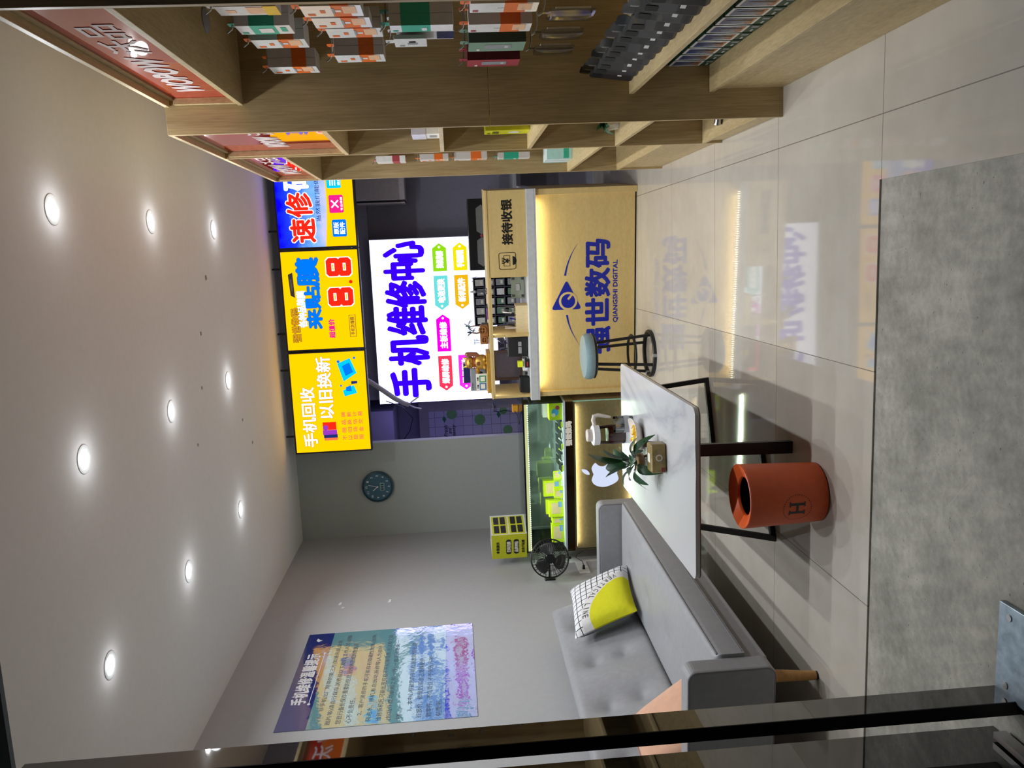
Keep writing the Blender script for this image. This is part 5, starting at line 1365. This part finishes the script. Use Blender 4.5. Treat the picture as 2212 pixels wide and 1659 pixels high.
MB().obox((0, 0, .034), (.035, .004, .066), (-.15, 0, 0)).build('card', irid(), t); MB().obox((.0, -.0065, .034), (.02, .002, .04), (-.15, 0, 0)).build('foil', irid(), t)

# ------------------------------------------------------------------ stool
t = thing('round_stool', 'round pale-blue padded stool with black metal legs before the counter', 'stool', (-.70, 5.47, 0), .35)
MB().lathe([(0, .412), (.150, .412), (.158, .425), (.158, .455), (.146, .474), (.10, .484), (0, .487)], 40, caps=False).build('seat', pm('pale_blue_vinyl', (128, 154, 160), .45, bump=.1), t, smooth=True)
MB().lathe([(0, .394), (.142, .394), (.154, .402), (.152, .4118), (0, .4118)], 40, caps=False).build('seat_tray', BLACKM, t, smooth=True)
for k in range(4):
    a = PI / 4 + k * PI / 2; MB().cyl((.105 * math.cos(a), .105 * math.sin(a), .394), (.148 * math.cos(a), .148 * math.sin(a), .015), .0105, seg=14).build('leg', BLACKM, t, smooth=True)
def ring(r, z, rad): return MB().tube([(r * math.cos(2 * PI * k / 48), r * math.sin(2 * PI * k / 48), z) for k in range(48)], rad, 10, True)
ring(.130, .135, .0095).build('footrest_ring', BLACKM, t, smooth=True)
bs = ring(.152, .013, .0125).build('base_ring', BLACKM, t, smooth=True)
for a in (-1.9, 2.5): MB().obox((.152 * math.cos(a), .152 * math.sin(a), .0135), (.03, .022, .026), (0, 0, a)).build('floor_pad', GREY, bs)

# ------------------------------------------------------------------ orange bin
t = thing('waste_bin', 'orange round waste bin with a black H in a dotted circle', 'bin', (-.935, 2.895, 0), math.radians(-12))
OR = pm('orange_bin_plastic', (214, 88, 32), .45, bump=.1)
RB, RT, HB = .112, .122, .300
MB().lathe([(0, 0), (RB - .006, 0), (RB, .006), (RT, HB), (RT - .004, HB + .002), (RT - .004, HB), (RB - .004, .01), (0, .008)], 56, caps=False).build('body', OR, t, smooth=True)
MB().lathe([(RT - .001, HB + .0025), (RT - .004, HB + .004), (.076, HB - .014), (.073, HB - .017), (.072, HB - .026), (.076, HB - .022)], 56, caps=False).build('funnel_lid', OR, t, smooth=True)
MB().lathe([(.0735, HB - .0262), (.085, HB - .09), (.085, HB - .10), (.075, .05), (0, .05)], 40, caps=False).build('liner_bag', pm('black_liner', (10, 10, 12), .25), t, smooth=True)
MB().ball((.01, .01, .09), (.05, .045, .04), 12, 8).build('crumpled_wrapper', pm('clear_waste', (90, 120, 110), .2), t, smooth=True)
def on_bin(mb, off):
    def f(x, y, z):
        r = RB + (RT - RB) * z / HB + off; a = -PI / 2 + x / r
        return (r * math.cos(a), r * math.sin(a), z)
    return mb.map(f)
hm = MB()
def gbox(m, x0, z0, x1, z1, n=6):
    vs = []; fs = []
    for k in range(n + 1): vs += [(x0 + (x1 - x0) * k / n, 0, z0), (x0 + (x1 - x0) * k / n, 0, z1)]
    for k in range(n): fs.append((2 * k, 2 * k + 2, 2 * k + 3, 2 * k + 1))
    m.add(vs, fs)
HC = .125
for s_ in (-1, 1):
    gbox(hm, s_ * .017 - .0052, HC - .03, s_ * .017 + .0052, HC + .03)
    for z in (-.03, .026): gbox(hm, s_ * .017 - .010, HC + z, s_ * .017 + .010, HC + z + .005)
gbox(hm, -.017, HC - .0045, .017, HC + .0045)
on_bin(hm, .0006).build('letter_mark', BLACKV, t, label='black letter H')
dm = MB()
for k in range(38):
    a = 2 * PI * k / 38; cx0, cz0 = .053 * math.cos(a), HC + .053 * math.sin(a)
    vs = [(cx0 + .0021 * math.cos(q * PI / 3), 0, cz0 + .0021 * math.sin(q * PI / 3)) for q in range(6)]; dm.add(vs, [(0, 1, 2, 3, 4, 5)])
on_bin(dm, .0006).build('dotted_circle', BLACKV, t)
